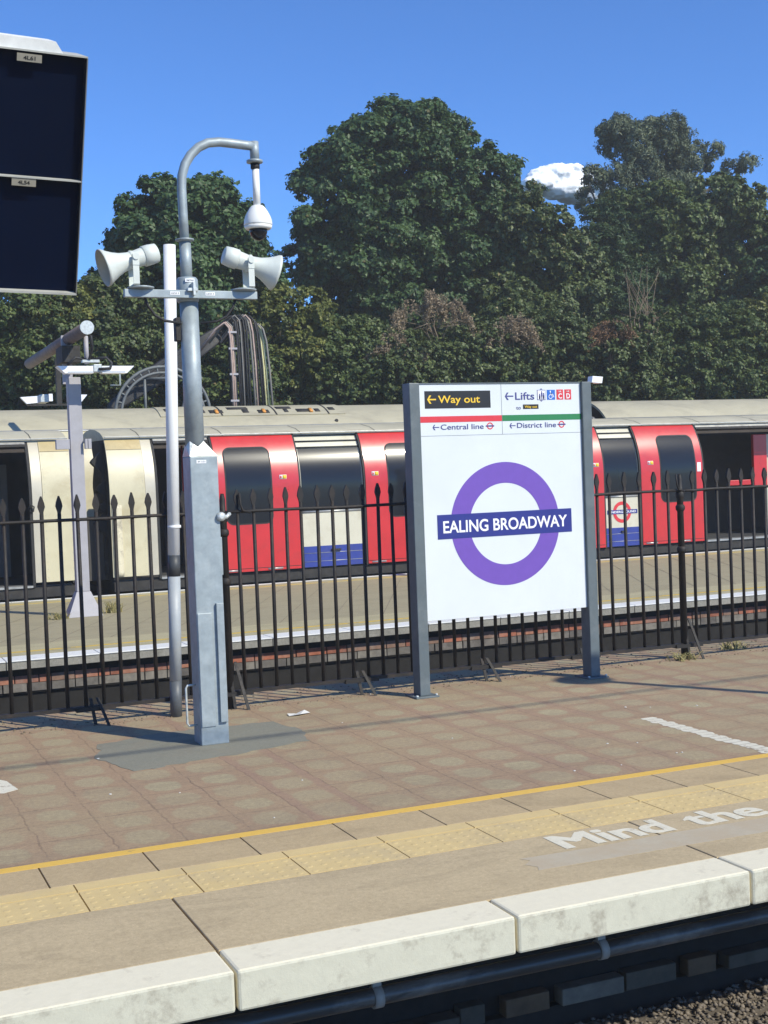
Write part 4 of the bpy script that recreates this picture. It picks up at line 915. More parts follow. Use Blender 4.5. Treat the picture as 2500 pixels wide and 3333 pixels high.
# train beyond: cream sided, its roof shows above the nearer train
FY2 = 22.6; K2 = dict(zc=1.67, rad=1.30, y0=FY2)
ft = thing('train_car', (3, 23.9, -0.9), 'far beige roofed train car behind the red train on the left', 'train', 'beige roofed train cars behind the red train')
ft2 = thing('train_car', (20, 23.9, -0.9), 'far beige roofed train car behind the red train at the right of the sign', 'train', 'beige roofed train cars behind the red train')
def fartrain(par, x0, x1):
    sharp(shell(x0, x1, 0.2, 1.67 + 1.30 * 0.75, 0.0, 0.04, **K2).build('body_side', m_cream, par))
    sharp(shell(x0, x1, 1.67 + 1.30 * 0.752, 1.67 + 1.30 * (math.pi - 0.75), 0.0, 0.05, None, 60, **K2).build('roof', m_roof, par))
    shell(x0, x1, 1.67 + 1.30 * 0.72, 1.67 + 1.30 * 0.75, 0.02, 0.02, **K2).build('rain_gutter', m_steel, par)
    MB().box(x0 + .1, x1 - .1, FY2 + 0.05, FY2 + 2.5, -0.5, 0.19).build('underframe', m_under, par)
    ep = [prof(t_, -0.03, **K2) for t_ in np.linspace(0.2, 1.67 + 1.30 * math.pi / 2, 30)]; ep = ep + [(2 * (FY2 + 1.3) - y, z) for y, z in reversed(ep[:-1])]
    for xa, xb in ((x0 + 0.25, x0 + 0.28), (x1 - 0.28, x1 - 0.25)):
        n_ = len(ep); MB().add([(xa, y, z) for y, z in ep] + [(xb, y, z) for y, z in ep], [tuple(range(n_)), tuple(range(2 * n_ - 1, n_ - 1, -1))] + [(i, i + n_, (i + 1) % n_ + n_, (i + 1) % n_) for i in range(n_)]).build('end_wall', m_soot_shade, par)
fartrain(ft, -12, 14.30); fartrain(ft2, 15.05, 34)
A = lambda deg: 1.67 + 1.30 * R(deg)
hp = sharp(shell(5.70, 9.30, A(57), A(123), 0.018, 0.02, None, 30, **K2).build('roof_hatch_panel', m_roof, ft))
for x0, x1 in ((6.84, 6.87), (7.9, 7.93), (8.95, 8.98)): shell(x0, x1, A(57), A(100), 0.024, 0.006, **K2).build('hatch_seam', m_under, hp)
for x0, w, a0 in ((5.82, .08, 74), (5.98, .06, 70), (6.22, .2, 68), (6.5, .06, 70), (6.64, .26, 69), (7.02, .4, 76), (7.28, .12, 69), (7.58, .22, 68), (7.98, .3, 76), (8.1, .08, 69), (8.35, .3, 69), (8.72, .1, 69), (9.02, .12, 72)):
    shell(x0, x0 + w, A(a0 - 8), A(a0 - 2), 0.026, 0.008, **K2).build('roof_vent', m_under, hp)
for x0 in (6.74, 8.60, 7.66): shell(x0, x0 + 0.06, A(60), A(66), 0.05, 0.03, **K2).build('orange_catch', m_orange, hp)
y, z = prof(A(47), 0.012, **K2); MB().lathe((6.30, y + 0.02, z), (0, -1, 0.9), [(0, 0.035), (0.02, 0.033)], 12).build('drain_hole', m_under, ft)
y, z = prof(A(47), 0.012, **K2); MB().lathe((9.05, y + 0.02, z), (0, -1, 0.9), [(0, 0.035), (0.02, 0.033)], 12).build('drain_hole', m_under, ft)
coil = MB()
for j in range(2):
    pts = []
    for k in range(60):
        w = k / 59 * 9 * 2 * math.pi; pts.append((14.32 + j * 0.36 + 0.33 * k / 59, 23.3 + 0.07 * math.cos(w), 2.50 + 0.08 * math.sin(w) + 0.06 * math.sin(k / 59 * math.pi)))
    coil.tube(pts, 0.010, 5)
coil.build('jumper_coil', m_steel, ft2)
MB().box(14.2, 15.2, 22.9, 23.0, 2.30, 2.36).build('gap_step', m_roof2, ft2)

# ------------------------------------------------------------------ far platform column with lamps
def lamp_column(x0, yb, label, grp, top=2.90):
    t_ = thing('platform_lamp_column', (x0, yb, 0), label, 'lamp column', grp)
    MB().add([(x0 - .21, yb - .16, 0), (x0 + .21, yb - .16, 0), (x0 + .21, yb + .16, 0), (x0 - .21, yb + .16, 0), (x0 - .085, yb - .07, 0.30), (x0 + .085, yb - .07, 0.30), (x0 + .085, yb + .07, 0.30), (x0 - .085, yb + .07, 0.30)],
             [(0, 1, 5, 4), (1, 2, 6, 5), (2, 3, 7, 6), (3, 0, 4, 7), (4, 5, 6, 7), (3, 2, 1, 0)]).build('flared_foot', m_post_grey, t_, 0.004)
    MB().box(x0 - .078, x0 + .078, yb - .065, yb + .065, 0.301, top).build('column', m_post_grey, t_, 0.006)
    return t_
def luminaire(par, xa, xb, y, z, taper):
    a, b = (0.09, 0.0) if taper < 0 else (0.0, 0.09)
    pts = [(xa, z + 0.045), (xb, z + 0.045), (xb - b, z - 0.04), (xa + a, z - 0.04)]
    mb = MB().poly_y(pts, y - 0.06, y + 0.10)
    return mb
lc = lamp_column(2.86, 15.95, 'warm grey column with paired white lamps nearest on the far platform', 'lamp columns on the far platform')
m_lum = paint('white_luminaire', (0.85, 0.86, 0.88), 0.3, 0, 0.03, 6)
l1 = luminaire(lc, 2.60, 3.02, 15.55, 2.955, -1).build('luminaire', m_lum, lc); l2 = luminaire(lc, 3.125, 3.51, 15.55, 2.955, 1).build('luminaire', m_lum, lc)
MB().box(3.025, 3.120, 15.48, 15.66, 2.93, 3.02).build('lamp_joint', m_galv_bright, lc, 0.005)
MB().box(2.72, 3.40, 15.487, 15.489, 2.925, 2.932).build('lamp_slot', m_line, l1)
MB().cyl((2.89, 15.1, 3.405), (2.89, 19.6, 3.405), 0.074, None, 24).build('cross_tube', m_tube_brown, lc)
MB().cyl((2.89, 15.075, 3.405), (2.89, 15.099, 3.405), 0.080, None, 24).build('tube_end_cap', m_galv_bright, lc)
MB().cyl((2.96, 15.56, 3.36), (2.96, 15.56, 3.03), 0.028, None, 12).build('drop_stem', m_post_grey, lc)
MB().box(2.90, 3.10, 15.5, 15.6, 3.045, 3.075).build('stem_plate', m_galv_bright, lc)
MB().box(2.80, 2.92, 16.3, 16.34, 2.85, 3.45).build('mounting_plate', m_post_grey, lc)
MB().box(2.76, 2.98, 16.05, 16.5, 3.10, 3.30).build('saddle', m_under, lc)
for pts in ([(2.97, 15.3, 3.34), (3.0, 15.4, 3.2), (2.98, 15.5, 3.08)], [(2.98, 15.55, 3.07), (2.82, 15.5, 3.10), (2.72, 15.5, 3.01)], [(3.0, 15.55, 3.08), (3.18, 15.5, 3.10), (3.24, 15.48, 3.03), (3.22, 15.48, 2.97), (3.08, 15.47, 2.96)]):
    MB().tube(pts, 0.017, 8).build('lamp_cable', m_cable, lc)
cb = MB().box(2.60, 2.76, 15.80, 15.88, 2.03, 2.15).box(2.98, 3.02, 15.8, 15.88, 2.03, 2.15).box(2.945, 2.978, 15.81, 15.88, 2.03, 2.15); cb.build('clamp_box', m_post_grey, lc, 0.004)
MB().tube([(3.30, 15.9, 3.03), (3.42, 15.9, 3.03), (3.42, 15.9, 2.80), (3.30, 15.9, 2.80)], 0.012, 5).build('bracket_loop', m_galv, lc)
MB().box(2.50, 2.60, 16.2, 16.45, 2.62, 2.72).build('small_camera', m_galv_bright, lc, 0.01)
# second assembly further along, mostly hidden
lc2 = thing('hanging_lamp', (3.45, 21.9, 2.6), 'pair of white lamps beyond the train at the left, lower and further away', 'lamp')
p1 = MB().poly_y([(3.06, 3.07), (3.40, 3.09), (3.40, 2.98), (3.16, 2.96)], 21.9, 22.0); p1.build('luminaire', m_lum, lc2)
MB().poly_y([(3.82, 3.11), (4.15, 3.10), (4.04, 2.97), (3.82, 2.98)], 21.9, 22.0).build('luminaire', m_lum, lc2)
MB().box(3.52, 3.58, 21.9, 22.0, 3.0, 3.12).build('luminaire', m_lum, lc2)
MB().box(3.16, 4.04, 21.92, 21.97, 2.925, 2.955).build('lamp_rail', m_under, lc2)
MB().box(3.66, 3.74, 21.95, 22.05, 2.956, 3.7).build('hanger', m_under, lc2)
# floodlight whose arm comes out from behind the sign
lc3 = lamp_column(9.72, 15.95, 'warm grey column hidden behind the station sign with one small floodlight', 'lamp columns on the far platform', 2.55)
MB().cyl((9.72, 15.95, 2.50), (10.05, 15.6, 2.79), 0.022, None, 10).build('side_arm', m_under, lc3)
MB().obox((9.98, 15.55, 2.76), (0.17, 0, -0.012), (0, 0.12, 0), (0.015, 0, 0.09)).build('floodlight', m_lum, lc3, 0.004)

# ------------------------------------------------------------------ cable bridge
cbz = thing('cable_bridge', (8.2, 26, 0), 'tall arched cable bridge with bundles of cables falling behind the trains', 'cable bridge')
rs = random.Random(21)
CAB = [(495, 0)]
def onYp(u, v, y):   # (helper data were measured once; see constants below)
    return None
vx = np.linspace(7.86, 8.60, 17)
for i, x0 in enumerate(vx):
    c = [m_cable_pink, m_cable_pink, m_cable_grey, m_cable, m_cable, m_cable_grey, m_cable, m_cable, m_cable, m_cable_grey, m_cable_pink, m_cable, m_cable, m_cable, m_cable_yellow, m_cable_yellow, m_cable_grey][i]
    sp = 0.14 * i / 16 if i > 8 else 0.02
    top = 4.93 + 0.07 * math.sin(i / 16 * math.pi) - (0.10 if i < 3 else 0) - 0.12 * max(0, i - 12) / 4
    yb = 26 + rs.uniform(-0.05, 0.05)
    pts = [(x0 - 0.55, yb + 0.25, top - 0.55), (x0 - 0.22, yb + 0.12, top - 0.12), (x0 - 0.06, yb, top), (x0 + 0.03, yb, top - 0.10), (x0 + 0.05 + sp * .3, yb, top - 0.35), (x0 + 0.06 + sp * .6, yb, top - 1.0), (x0 + 0.06 + sp, yb + rs.uniform(-.03, .03), 2.6)]
    MB().tube(pts, rs.uniform(0.018, 0.026), 6).build('falling_cable', c, cbz)
for i in range(12):   # dark sloping run of cables back to the arch
    o_ = i / 11
    pts = [(7.95 + 0.2 * o_, 26.2, 4.88 - 0.1 * o_), (7.3, 26.3, 4.5 - 0.35 * o_), (6.5, 26.35, 4.05 - 0.42 * o_ + rs.uniform(-.03, .03)), (5.9, 26.35, 3.65 - 0.36 * o_), (5.45, 26.35, 3.2 - 0.15 * o_), (5.25, 26.3, 2.6)]
    MB().tube(pts, 0.055, 6).build('sloping_cable', m_cable, cbz)
for rr_, w_ in ((0.98, 0.035), (0.86, 0.03)):
    pts = [(6.45 - rr_ * math.cos(a_), 26.0, 2.95 + rr_ * math.sin(a_)) for a_ in np.linspace(0, math.pi, 24)]
    MB().tube(pts, w_, 6).build('arch_tray', m_hoop, cbz)
rg_ = MB()
for a_ in np.linspace(0.1, math.pi - 0.1, 16):
    rg_.tube([(6.45 - r_ * math.cos(a_), 26.0, 2.95 + r_ * math.sin(a_)) for r_ in (0.84, 1.0)], 0.02, 5)
rg_.build('tray_rungs', m_hoop, cbz)
for (xa, za, xb, zb) in ((6.1, 2.7, 6.1, 3.75), (6.75, 2.7, 7.05, 3.7), (7.3, 2.7, 7.05, 3.75), (6.1, 3.7, 7.3, 3.7)):
    MB().cyl((xa, 26.05, za), (xb, 26.05, zb), 0.03, None, 6).build('lattice_strut', m_hoop, cbz)
for xx in (7.93, 8.20): MB().box(xx, xx + 0.07, 26.1, 26.2, 0, 4.9).build('support_leg', m_under, cbz)
for z in (4.62, 4.28, 3.75, 3.2): MB().box(7.87, 8.05, 25.95, 25.99, z, z + 0.04).build('cable_cleat', m_post_grey, cbz)

# ------------------------------------------------------------------ vegetation
def leaves(name, ells, n, size, mat, parent=None, seed=1, per=30, spread=0.22, aspect=0.8, up=0.35, inner=0.08, hole=0.18, droop=0.0, bough=0.42, rough=0.16, zmin=-99):
    """crown = boughs (uneven lumps) standing on the crown's big shapes, each carrying clumps of leaves on its outer side"""
    g = np.random.default_rng(seed)
    E = np.array(ells, float); C = E[:, :3]; Rd = E[:, 3:6]
    area = (Rd[:, 0] * Rd[:, 1] + Rd[:, 0] * Rd[:, 2] + Rd[:, 1] * Rd[:, 2]); sc = np.cbrt(Rd.prod(1))
    NB = int(area.sum() * 4.19 / (bough * bough * 1.9)) + 8
    bc = []; bn = []; tries = 0
    while sum(map(len, bc)) < NB and tries < 40:
        tries += 1; m_ = NB * 2
        idx = g.choice(len(E), m_, p=area / area.sum()); d = g.normal(size=(m_, 3)); d /= np.linalg.norm(d, axis=1)[:, None]
        keep = (d[:, 1] < 0.5) | (g.random(m_) < 0.35)
        rad = 0.88 + g.normal(size=m_) * rough * np.minimum(1, 1.2 / sc[idx])
        rad = np.clip(rad, 0.6, 1.18)
        P = C[idx] + d * Rd[idx] * rad[:, None]; ins = np.zeros(m_, bool)
        for j in range(len(E)):
            q = (((P - C[j]) / Rd[j]) ** 2).sum(1); ins |= (q < 0.5) & (idx != j)
        keep &= ~ins & (P[:, 2] > zmin); bc.append(P[keep]); bn.append(d[keep])
    bc = np.concatenate(bc)[:NB]; bn = np.concatenate(bn)[:NB]; NB = len(bc)
    keepb = g.random(NB) > hole * 0.5; bc = bc[keepb]; bn = bn[keepb]; NB = len(bc)
    br = bough * g.uniform(0.55, 1.25, NB)
    K = max(8, int(n * (1 - inner) / per))
    bi = g.choice(NB, K, p=br ** 2 / (br ** 2).sum())
    d = g.normal(size=(K, 3)) + bn[bi] * 0.9 + np.array([0, -0.25, 0.55]); d /= np.linalg.norm(d, axis=1)[:, None]
    cen = bc[bi] + d * br[bi][:, None] * g.uniform(0.75, 1.08, K)[:, None] * np.array([1, 1, 0.8]); nor = d
    cs = g.uniform(0.5, 1.25, K)
    ci = np.repeat(np.arange(K), per); N = len(ci)
    off = g.normal(size=(N, 3)); off /= np.linalg.norm(off, axis=1)[:, None]; off *= (g.random(N) ** 0.5)[:, None] * (spread * 0.62 * cs[ci])[:, None]
    off[:, 2] *= 0.7 + droop; P = cen[ci] + off
    nr = off / (spread * cs[ci])[:, None] * 0.5 + nor[ci] * 0.6 + g.normal(size=(N, 3)) * 0.42; nr[:, 2] += up
    bt = g.uniform(-0.14, 0.14, NB)
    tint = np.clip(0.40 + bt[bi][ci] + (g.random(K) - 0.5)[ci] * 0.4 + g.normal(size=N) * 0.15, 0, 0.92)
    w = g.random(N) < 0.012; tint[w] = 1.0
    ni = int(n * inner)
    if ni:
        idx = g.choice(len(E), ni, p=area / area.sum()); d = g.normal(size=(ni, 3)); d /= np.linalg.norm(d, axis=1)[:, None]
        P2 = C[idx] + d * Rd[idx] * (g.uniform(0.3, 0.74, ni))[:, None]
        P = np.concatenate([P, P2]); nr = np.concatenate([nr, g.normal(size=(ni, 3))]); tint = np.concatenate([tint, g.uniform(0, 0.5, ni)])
    sz = size * g.uniform(0.65, 1.25, len(P))
    if ni: sz[-ni:] *= 1.6
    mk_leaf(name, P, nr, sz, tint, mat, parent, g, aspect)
    return bpy.data.objects[LAST[0]]
LAST = [None]
def mk_leaf(name, P, nr, sz, tint, mat, parent, g, aspect=0.8):
    N = len(P); nr = nr / np.linalg.norm(nr, axis=1)[:, None]
    r = g.normal(size=(N, 3)); a = np.cross(nr, r); a /= np.linalg.norm(a, axis=1)[:, None]; b = np.cross(nr, a)
    s = sz[:, None]; fold = nr * s * 0.16
    V = np.stack([P - a * s * 0.55, P - b * s * 0.5 * aspect + fold, P + a * s * 0.62, P + b * s * 0.5 * aspect + fold], 1).reshape(-1, 3)
    me = bpy.data.meshes.new(name); me.vertices.add(4 * N); me.vertices.foreach_set('co', V.ravel())
    F = (np.array([[0, 1, 2], [0, 2, 3]])[None] + (np.arange(N) * 4)[:, None, None]).reshape(-1, 3).astype(np.int32)
    me.loops.add(F.size); me.loops.foreach_set('vertex_index', F.ravel())
    me.polygons.add(len(F)); me.polygons.foreach_set('loop_start', np.arange(len(F), dtype=np.int32) * 3)
    at = me.attributes.new('tint', 'FLOAT', 'FACE'); at.data.foreach_set('value', np.repeat(tint, 2).astype(np.float32))
    me.materials.append(mat); me.update(calc_edges=True)
    o = bpy.data.objects.new(name, me); COL.objects.link(o); LAST[0] = o.name
    if parent is not None: o.parent = parent; o.matrix_parent_inverse = wmat(parent).inverted()
def trunkmb(base, top, r0, limbs, seed):
    g = random.Random(seed); base = Vector(base); top = Vector(top); mb = MB()
    pts = [base.lerp(top, k / 6) + Vector((g.uniform(-.08, .08), g.uniform(-.08, .08), 0)) for k in range(7)]
    mb.tube(pts, [r0 * (1 - 0.11 * k) for k in range(7)], 10)
    for l in limbs:
        l = Vector(l); s_ = base.lerp(top, g.uniform(0.35, 0.85)); md = s_.lerp(l, 0.5) + Vector((g.uniform(-.2, .2), g.uniform(-.2, .2), g.uniform(0, .3)))
        mb.tube([s_, md, l], [r0 * 0.42, r0 * 0.26, r0 * 0.08], 7)
    return mb
def tree(name, label, cat, ells, n, size, mat, seed, base, r0=0.25, grp=None, **kw):
    t_ = thing(name, base, label, cat, grp)
    top = (ells[0][0], ells[0][1], ells[0][2] + ells[0][5] * 0.4)
    trunkmb(base, top, r0, [(e[0], e[1], e[2]) for e in ells] + [(e[0] + e[3] * .5 * math.sin(k), e[1], e[2] + e[5] * .5) for k, e in enumerate(ells)], seed).build('trunk', m_trunk, t_)
    leaves('crown', ells, n, size, mat, t_, seed, **kw)
    return t_
def e6(L, Y, k=0.30): return [(x, Y + dy, z, max(rx * .5, rx - k), min(rx, 2.0) * 0.85, max(rz * .5, rz - k)) for x, z, rx, rz, dy in L]
G = 'trees on the embankment behind the station'
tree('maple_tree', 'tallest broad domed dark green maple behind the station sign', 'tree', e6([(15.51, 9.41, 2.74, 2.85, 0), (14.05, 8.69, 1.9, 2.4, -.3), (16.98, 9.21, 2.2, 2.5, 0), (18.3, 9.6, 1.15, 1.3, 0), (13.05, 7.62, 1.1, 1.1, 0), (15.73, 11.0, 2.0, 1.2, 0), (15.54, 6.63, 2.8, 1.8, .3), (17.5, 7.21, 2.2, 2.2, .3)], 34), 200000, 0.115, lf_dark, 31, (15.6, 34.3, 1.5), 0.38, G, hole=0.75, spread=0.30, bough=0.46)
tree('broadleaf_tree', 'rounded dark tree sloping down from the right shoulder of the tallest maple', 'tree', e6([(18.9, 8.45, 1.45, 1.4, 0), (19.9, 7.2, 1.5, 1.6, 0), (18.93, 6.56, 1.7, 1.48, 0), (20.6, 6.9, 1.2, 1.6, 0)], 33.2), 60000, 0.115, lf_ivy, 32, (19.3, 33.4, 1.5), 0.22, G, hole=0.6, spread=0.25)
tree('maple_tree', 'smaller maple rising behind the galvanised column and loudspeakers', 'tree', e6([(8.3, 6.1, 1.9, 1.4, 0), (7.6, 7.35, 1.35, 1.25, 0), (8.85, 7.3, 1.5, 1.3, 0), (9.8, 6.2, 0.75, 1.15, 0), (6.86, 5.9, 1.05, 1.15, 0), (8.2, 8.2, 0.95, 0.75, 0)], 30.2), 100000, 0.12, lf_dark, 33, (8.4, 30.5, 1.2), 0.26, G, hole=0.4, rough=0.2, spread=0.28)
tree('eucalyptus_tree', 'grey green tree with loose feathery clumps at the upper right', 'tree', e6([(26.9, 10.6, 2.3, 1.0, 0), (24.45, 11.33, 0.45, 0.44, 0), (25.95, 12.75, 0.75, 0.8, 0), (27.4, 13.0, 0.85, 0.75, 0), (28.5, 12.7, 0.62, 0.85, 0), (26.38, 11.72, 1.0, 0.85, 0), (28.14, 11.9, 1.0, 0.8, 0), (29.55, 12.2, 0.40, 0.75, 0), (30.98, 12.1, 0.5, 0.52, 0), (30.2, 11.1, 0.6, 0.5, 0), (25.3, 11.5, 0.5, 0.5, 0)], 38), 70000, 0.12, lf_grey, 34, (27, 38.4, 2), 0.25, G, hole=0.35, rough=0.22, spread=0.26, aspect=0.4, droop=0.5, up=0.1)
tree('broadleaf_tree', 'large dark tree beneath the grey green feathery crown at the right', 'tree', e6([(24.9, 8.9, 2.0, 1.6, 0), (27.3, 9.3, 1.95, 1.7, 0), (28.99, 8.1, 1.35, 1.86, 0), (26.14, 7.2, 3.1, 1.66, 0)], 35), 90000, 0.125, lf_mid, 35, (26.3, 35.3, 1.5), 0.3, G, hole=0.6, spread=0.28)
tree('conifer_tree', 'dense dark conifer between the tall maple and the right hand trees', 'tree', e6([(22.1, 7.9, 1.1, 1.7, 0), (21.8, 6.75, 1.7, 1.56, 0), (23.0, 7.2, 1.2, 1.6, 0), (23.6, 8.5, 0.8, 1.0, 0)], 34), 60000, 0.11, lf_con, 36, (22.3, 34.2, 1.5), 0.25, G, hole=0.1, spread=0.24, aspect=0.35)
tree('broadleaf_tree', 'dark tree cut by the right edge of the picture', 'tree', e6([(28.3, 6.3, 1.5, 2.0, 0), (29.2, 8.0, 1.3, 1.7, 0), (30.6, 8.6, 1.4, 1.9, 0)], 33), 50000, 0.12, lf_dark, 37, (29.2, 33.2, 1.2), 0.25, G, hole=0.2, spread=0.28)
# shrubs in front
def shrub(name, label, L, n, size, mat, seed, **kw):
    x, y, z, rx, rz = L
    t_ = thing(name, (x, y + 0.2, 2.0), label, 'shrub', 'shrubs and saplings on the embankment')
    lob = [(x, y, z, rx, 0.85, rz), (x - rx * .45, y + .1, z + rz * .35, rx * .55, .6, rz * .6), (x + rx * .5, y, z + rz * .15, rx * .55, .6, rz * .6), (x + rx * .1, y - .2, z - rz * .5, rx * .8, .7, rz * .6)]
    g_ = random.Random(seed)
    trunkmb((x, y + 0.2, z - rz - 1.2), (x, y, z), 0.06, [(x + g_.uniform(-1, 1) * rx * .8, y, z + g_.uniform(-.2, .9) * rz) for k in range(7)], seed).build('stems', m_trunk if mat not in (lf_brown,) else m_twig, t_)
    leaves('foliage', lob, n, size, mat, t_, seed, per=20, spread=0.2, hole=0.3, bough=0.30, **kw)
SH = [((4.1, 29.3, 4.9, 1.2, 0.95), lf_mid, 'leafy bush under the monitors at the left edge'), ((5.4, 29.0, 4.3, 1.2, .85), lf_ivy, 'tangled green bush left of the cable arch'),
      ((5.0, 29.6, 5.45, .7, .55), lf_yel, 'bush with yellowing leaves just below the monitors'), ((6.35, 29.5, 5.3, .85, .9), lf_ivy, 'tall bush between the monitors and the white post'),
      ((10.4, 29.4, 5.0, 1.0, 1.15), lf_yel, 'pale leaved sapling right of the falling cables'), ((11.6, 29.2, 4.25, 1.1, .9), lf_mid, 'green bush left of the withered branches'),
      ((13.3, 29.0, 4.1, 1.2, .85), lf_ivy, 'ivy covered bush above the left sign post'), ((15.1, 29.2, 4.25, 1.3, .9), lf_ivy, 'dense ivy mound above the sign header'),
      ((17.2, 29.6, 4.6, 1.45, 1.2), lf_ivy, 'ivy hung thicket above the right half of the sign'), ((19.3, 29.3, 4.3, 1.45, 1.1), lf_ivy, 'leafy bank right of the sign above the coiled hoses'),
      ((21.2, 29.5, 4.5, 1.4, 1.25), lf_mid, 'fine leaved green bush above the red doors'), ((23.1, 29.4, 4.5, 1.45, 1.35), lf_mid, 'tall soft green bush above the dark doorway'),
      ((25.0, 29.6, 4.6, 1.2, 1.45), lf_yel, 'olive green bush at the right edge'), ((8.7, 28.9, 4.1, 1.1, .8), lf_mid, 'low green bush behind the falling cables')]
for i, (L, m_, lb_) in enumerate(SH): shrub('bush', lb_, L, 20000, 0.085, m_, 60 + i)
BR_ = [((13.95, 28.7, 5.45, .85, .5), lf_brown, 'withered brown branch hanging high above the left sign post'), ((16.0, 28.6, 4.95, .62, .45), lf_brown, 'withered brown branch above the middle of the sign'),
       ((12.8, 28.6, 4.5, .55, .42), lf_brown, 'small brown withered spray left of the sign'), ((19.0, 28.7, 4.95, .45, .36), lf_red, 'rusty red leaved spray above the right sign post')]
for i, (L, m_, lb_) in enumerate(BR_):
    x, y, z, rx, rz = L
    t_ = thing('dead_branch', (x, y, z - rz - 1), lb_, 'branch', 'withered sprays among the shrubs')
    g_ = random.Random(80 + i)
    trunkmb((x + .3, y + .3, z - rz - 1.3), (x, y + .1, z), 0.035, [(x + g_.uniform(-1.1, 1.1) * rx, y - .1, z + g_.uniform(-.9, 1.0) * rz) for k in range(14)], 90 + i).build('twigs', m_twig, t_)
    gg = np.random.default_rng(95 + i); Ps = []
    for k in range(70):
        u0 = gg.uniform(-1.15, 1.15); sx_, sz_ = x + u0 * rx, z + rz * (0.9 - 0.75 * u0 * u0 + gg.uniform(-.5, .25)); Ld = gg.uniform(.25, .75) * rz * 1.5; m_n = int(60 + 60 * gg.random())
        tt = gg.random(m_n); Ps.append(np.stack([sx_ + (u0 * .18 + gg.uniform(-.08, .08)) * tt + gg.normal(size=m_n) * .035, y + gg.uniform(-.3, .3) + gg.normal(size=m_n) * .04, sz_ - tt * Ld + gg.normal(size=m_n) * .02], 1))
    Ps = np.concatenate(Ps); N_l = len(Ps)
    mk_leaf('foliage', Ps, gg.normal(size=(N_l, 3)) + np.array([0.2, -0.6, 0.1]), 0.062 * gg.uniform(.6, 1.3, N_l), np.clip(gg.normal(size=N_l) * .22 + .45, 0, .92), m_, t_, gg, 0.4)
# bare twiggy sapling
tw = thing('bare_sapling', (20.0, 29.0, 3.5), 'thin leafless twiggy sapling standing against the dark trees', 'tree')
g_ = random.Random(5); mb = MB()
for k in range(22):
    x = 20.3 + g_.uniform(-.25, .25); mb.tube([(x, 29.0, 4.2), (x + g_.uniform(-.3, .3), 29.0, 5.4), (x + g_.uniform(-.7, .7), 28.95, 6.0 + g_.uniform(-.5, .9))], [0.014, 0.010, 0.004], 4)
mb.build('twigs', m_twig, tw)
# embankment and its creepers
emb = MB(); xsn, ysn = 60, 14; vs = []
YY = [27.0, 28.0, 29.0, 29.8, 30.5, 31.3, 32.2, 33.5, 35, 37, 40, 50, 80, 200]; ZZ = [-0.9, 0.6, 2.0, 2.9, 3.5, 3.9, 4.1, 4.2, 4.2, 4.2, 4.2, 4.2, 4.2, 4.2]
for j in range(ysn):
    for i in range(xsn):
        x = -60 + 180 * i / (xsn - 1); vs.append((x, YY[j], ZZ[j] + (0.25 * math.sin(x * .7 + j) if 2 < j < 10 else 0)))
fs = [(j * xsn + i, j * xsn + i + 1, (j + 1) * xsn + i + 1, (j + 1) * xsn + i) for j in range(ysn - 1) for i in range(xsn - 1)]
struct('embankment', emb.add(vs, fs, True), paint('dark_soil', (0.030, 0.030, 0.018), 0.95, 0, 0.4, 2))
g = np.random.default_rng(77)
N = 190000
gx = g.uniform(1.5, 33, N); u_ = g.random(N); gy = 27.6 + u_ * 5.5
zs = np.interp(gy, YY, ZZ); lumpf = 0.55 + 0.5 * np.sin(gx * 2.3 + 1.7 * np.sin(gy * 2.1)) * np.sin(gx * 0.9 + gy * 1.3)
P = np.stack([gx, gy, zs + (g.random(N) ** 0.5) * (0.9 + 0.9 * lumpf)], 1)
mk_leaf('undergrowth', P, np.stack([g.normal(size=N) * .6, -0.5 + g.normal(size=N) * .5, 0.5 + g.normal(size=N) * .5], 1), 0.10 * g.uniform(.6, 1.3, N), np.clip(0.35 + 0.2 * (lumpf - .5) + g.normal(size=N) * .2, 0, .96), lf_ivy, None, g)
tag(bpy.data.objects[LAST[0]], 'mass of ivy and brambles covering the embankment behind the trains', 'undergrowth', kind='stuff')
# distant dark woodland behind everything so no bare horizon shows low down
N = 90000
gx = g.uniform(0, 45, N); gy = g.uniform(38.5, 42, N); hh = 3.0 + 1.2 * np.sin(gx * .8) + .8 * np.sin(gx * 2.1 + 1)
P = np.stack([gx, gy, 3.6 + g.random(N) ** .8 * hh], 1)
mk_leaf('background_wood', P, np.stack([g.normal(size=N), -0.6 + g.normal(size=N) * .5, 0.5 + g.normal(size=N) * .5], 1), 0.24 * g.uniform(.6, 1.3, N), np.clip(g.random(N) * .8, 0, .9), lf_dark, None, g)
tag(bpy.data.objects[LAST[0]], 'dark mass of woodland glimpsed through the trees', 'woodland', kind='stuff')
# weeds on the far platform
def weeds(x, y, n, h, label, seed):
    g_ = random.Random(seed); mb = MB()
    for k in range(n):
        a_ = g_.uniform(0, 6.28); r_ = g_.uniform(0, .13); x0, y0 = x + r_ * math.cos(a_), y + r_ * math.sin(a_) * .6; dx, dy = g_.uniform(-.12, .12), g_.uniform(-.06, .06); hh = h * g_.uniform(.4, 1.1); w = .006
        mb.add([(x0 - w, y0, 0.002), (x0 + w, y0, 0.002), (x0 + dx * .5 + w * .7, y0 + dy, hh * .7), (x0 + dx * .5 - w * .7, y0 + dy, hh * .7), (x0 + dx, y0 + dy, hh * .9)], [(0, 1, 2, 3), (3, 2, 4)])
    t_ = thing('weed_tuft', (x, y, 0), label, 'weed', 'dry weeds on the platforms')
    o = mb.build('blades', lf_grass, t_)
    at = o.data.attributes.new('tint', 'FLOAT', 'FACE'); at.data.foreach_set('value', [g_.random() * .9 for _ in o.data.polygons])
weeds(3.24, 16.05, 70, .17, 'dry straw coloured weed right of the flared column foot', 1); weeds(2.52, 15.75, 60, .10, 'greenish weed left of the flared column foot', 2)
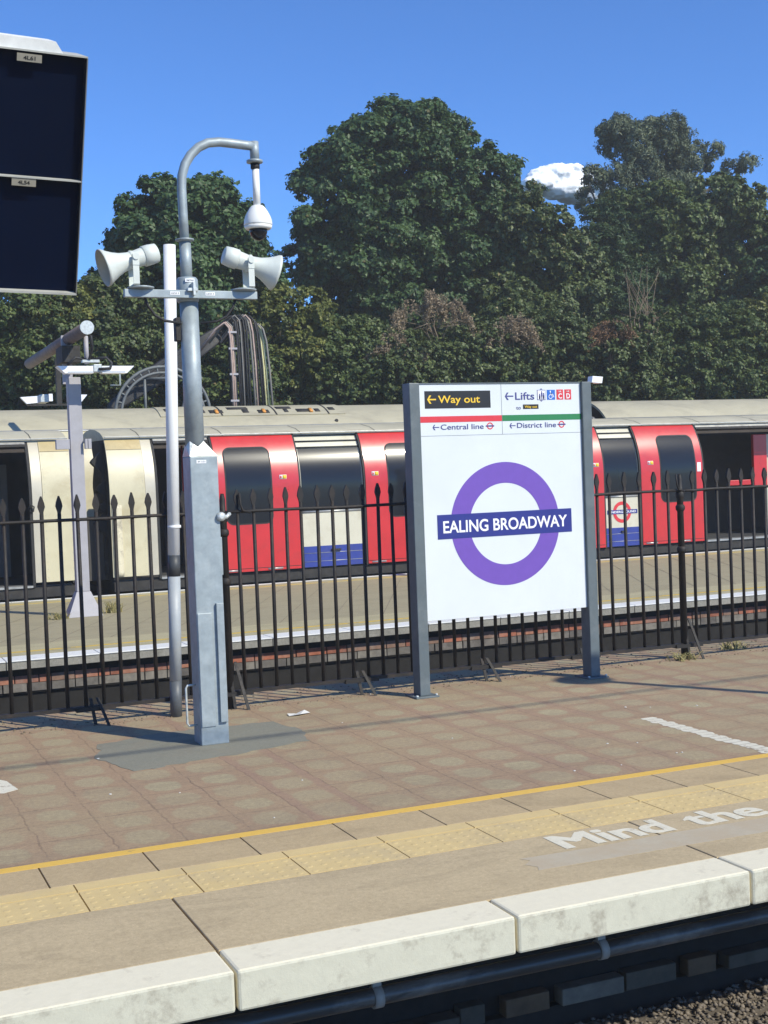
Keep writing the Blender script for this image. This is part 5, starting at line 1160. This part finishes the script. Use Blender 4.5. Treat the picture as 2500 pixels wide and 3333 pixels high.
weeds(6.30, 8.62, 50, .08, 'dry grass at the foot of the right fence post', 3); weeds(7.0, 8.85, 50, .10, 'dry grass below the railing at the right edge', 4)
rim = MB(); g_ = random.Random(44)
for k in range(900):
    x, y = g_.uniform(0.6, 8), 8.60 + g_.random() ** 1.5 * 0.6; r_ = g_.uniform(.003, .011)
    rim.lathe((x, y, 0.0), (g_.uniform(-.3, .3), g_.uniform(-.3, .3), 1), [(0, r_), (r_ * .6, r_ * .5)], 5)
tag(rim.build('debris', paint('leaf_litter', (0.17, 0.13, 0.08), 0.9, 0, 0.5, 30)), 'strip of dead leaves and grit under the near railing', 'debris', kind='stuff')

# ------------------------------------------------------------------ cloud
def cloud():
    g_ = random.Random(12); bm = bmesh.new()
    for (x, z, rx, rz) in ((905, 381, 33, 19), (925, 388, 38, 17), (948, 381, 40, 18), (885, 374, 24, 11), (972, 384, 26, 11), (930, 371, 46, 15), (915, 390, 22, 13), (985, 378, 22, 11), (950, 366, 34, 12), (915, 396, 18, 8), (940, 398, 16, 7)):
        bmesh.ops.create_icosphere(bm, subdivisions=4, radius=1.0, matrix=Matrix.Translation((x, 1500 + g_.uniform(-10, 10), z)) @ Matrix.Diagonal((rx, 22, rz, 1)))
    me = bpy.data.meshes.new('cloud'); bm.to_mesh(me); bm.free()
    for p in me.polygons: p.use_smooth = True
    m, n, b = newmat('cloud_vapour')
    b.inputs['Base Color'].default_value = (0.93, 0.94, 0.96, 1); b.inputs['Roughness'].default_value = 1.0; b.inputs['Specular IOR Level'].default_value = 0
    b.inputs['Subsurface Weight'].default_value = 0.6; b.inputs['Subsurface Radius'].default_value = (8, 8, 8); b.inputs['Subsurface Scale'].default_value = 1.0
    me.materials.append(m)
    o = bpy.data.objects.new('cloud', me); COL.objects.link(o)
    mod = o.modifiers.new('merge', 'REMESH'); mod.mode = 'VOXEL'; mod.voxel_size = 1.6; mod.use_smooth_shade = True
    tx = bpy.data.textures.new('cloud_lumps', 'CLOUDS'); tx.noise_scale = 7; tx.noise_depth = 5
    dm = o.modifiers.new('lumps', 'DISPLACE'); dm.texture = tx; dm.strength = 5.5; dm.mid_level = 0.5; dm.texture_coords = 'GLOBAL'
    return tag(o, 'small flat bottomed white cloud low in the sky between the trees', 'cloud', kind='structure')
cloud()

# ------------------------------------------------------------------ thin haze volume added in place of window-glass glare
hz = MB().box(-60, 90, -12, 80, -2.2, 16.0).build('haze', None)
hz['kind'] = 'stuff'; hz['label'] = 'faint added haze standing in for window glass glare'
mh = bpy.data.materials.new('glare_haze'); mh.use_nodes = True; nh = mh.node_tree; nh.nodes.clear()
oh = nh.nodes.new('ShaderNodeOutputMaterial'); vh = nh.nodes.new('ShaderNodeVolumePrincipled')
vh.inputs['Color'].default_value = (0.97, 0.97, 0.93, 1); vh.inputs['Density'].default_value = 0.0015; vh.inputs['Anisotropy'].default_value = 0.0
nh.links.new(vh.outputs[0], oh.inputs['Volume']); hz.data.materials.clear(); hz.data.materials.append(mh)
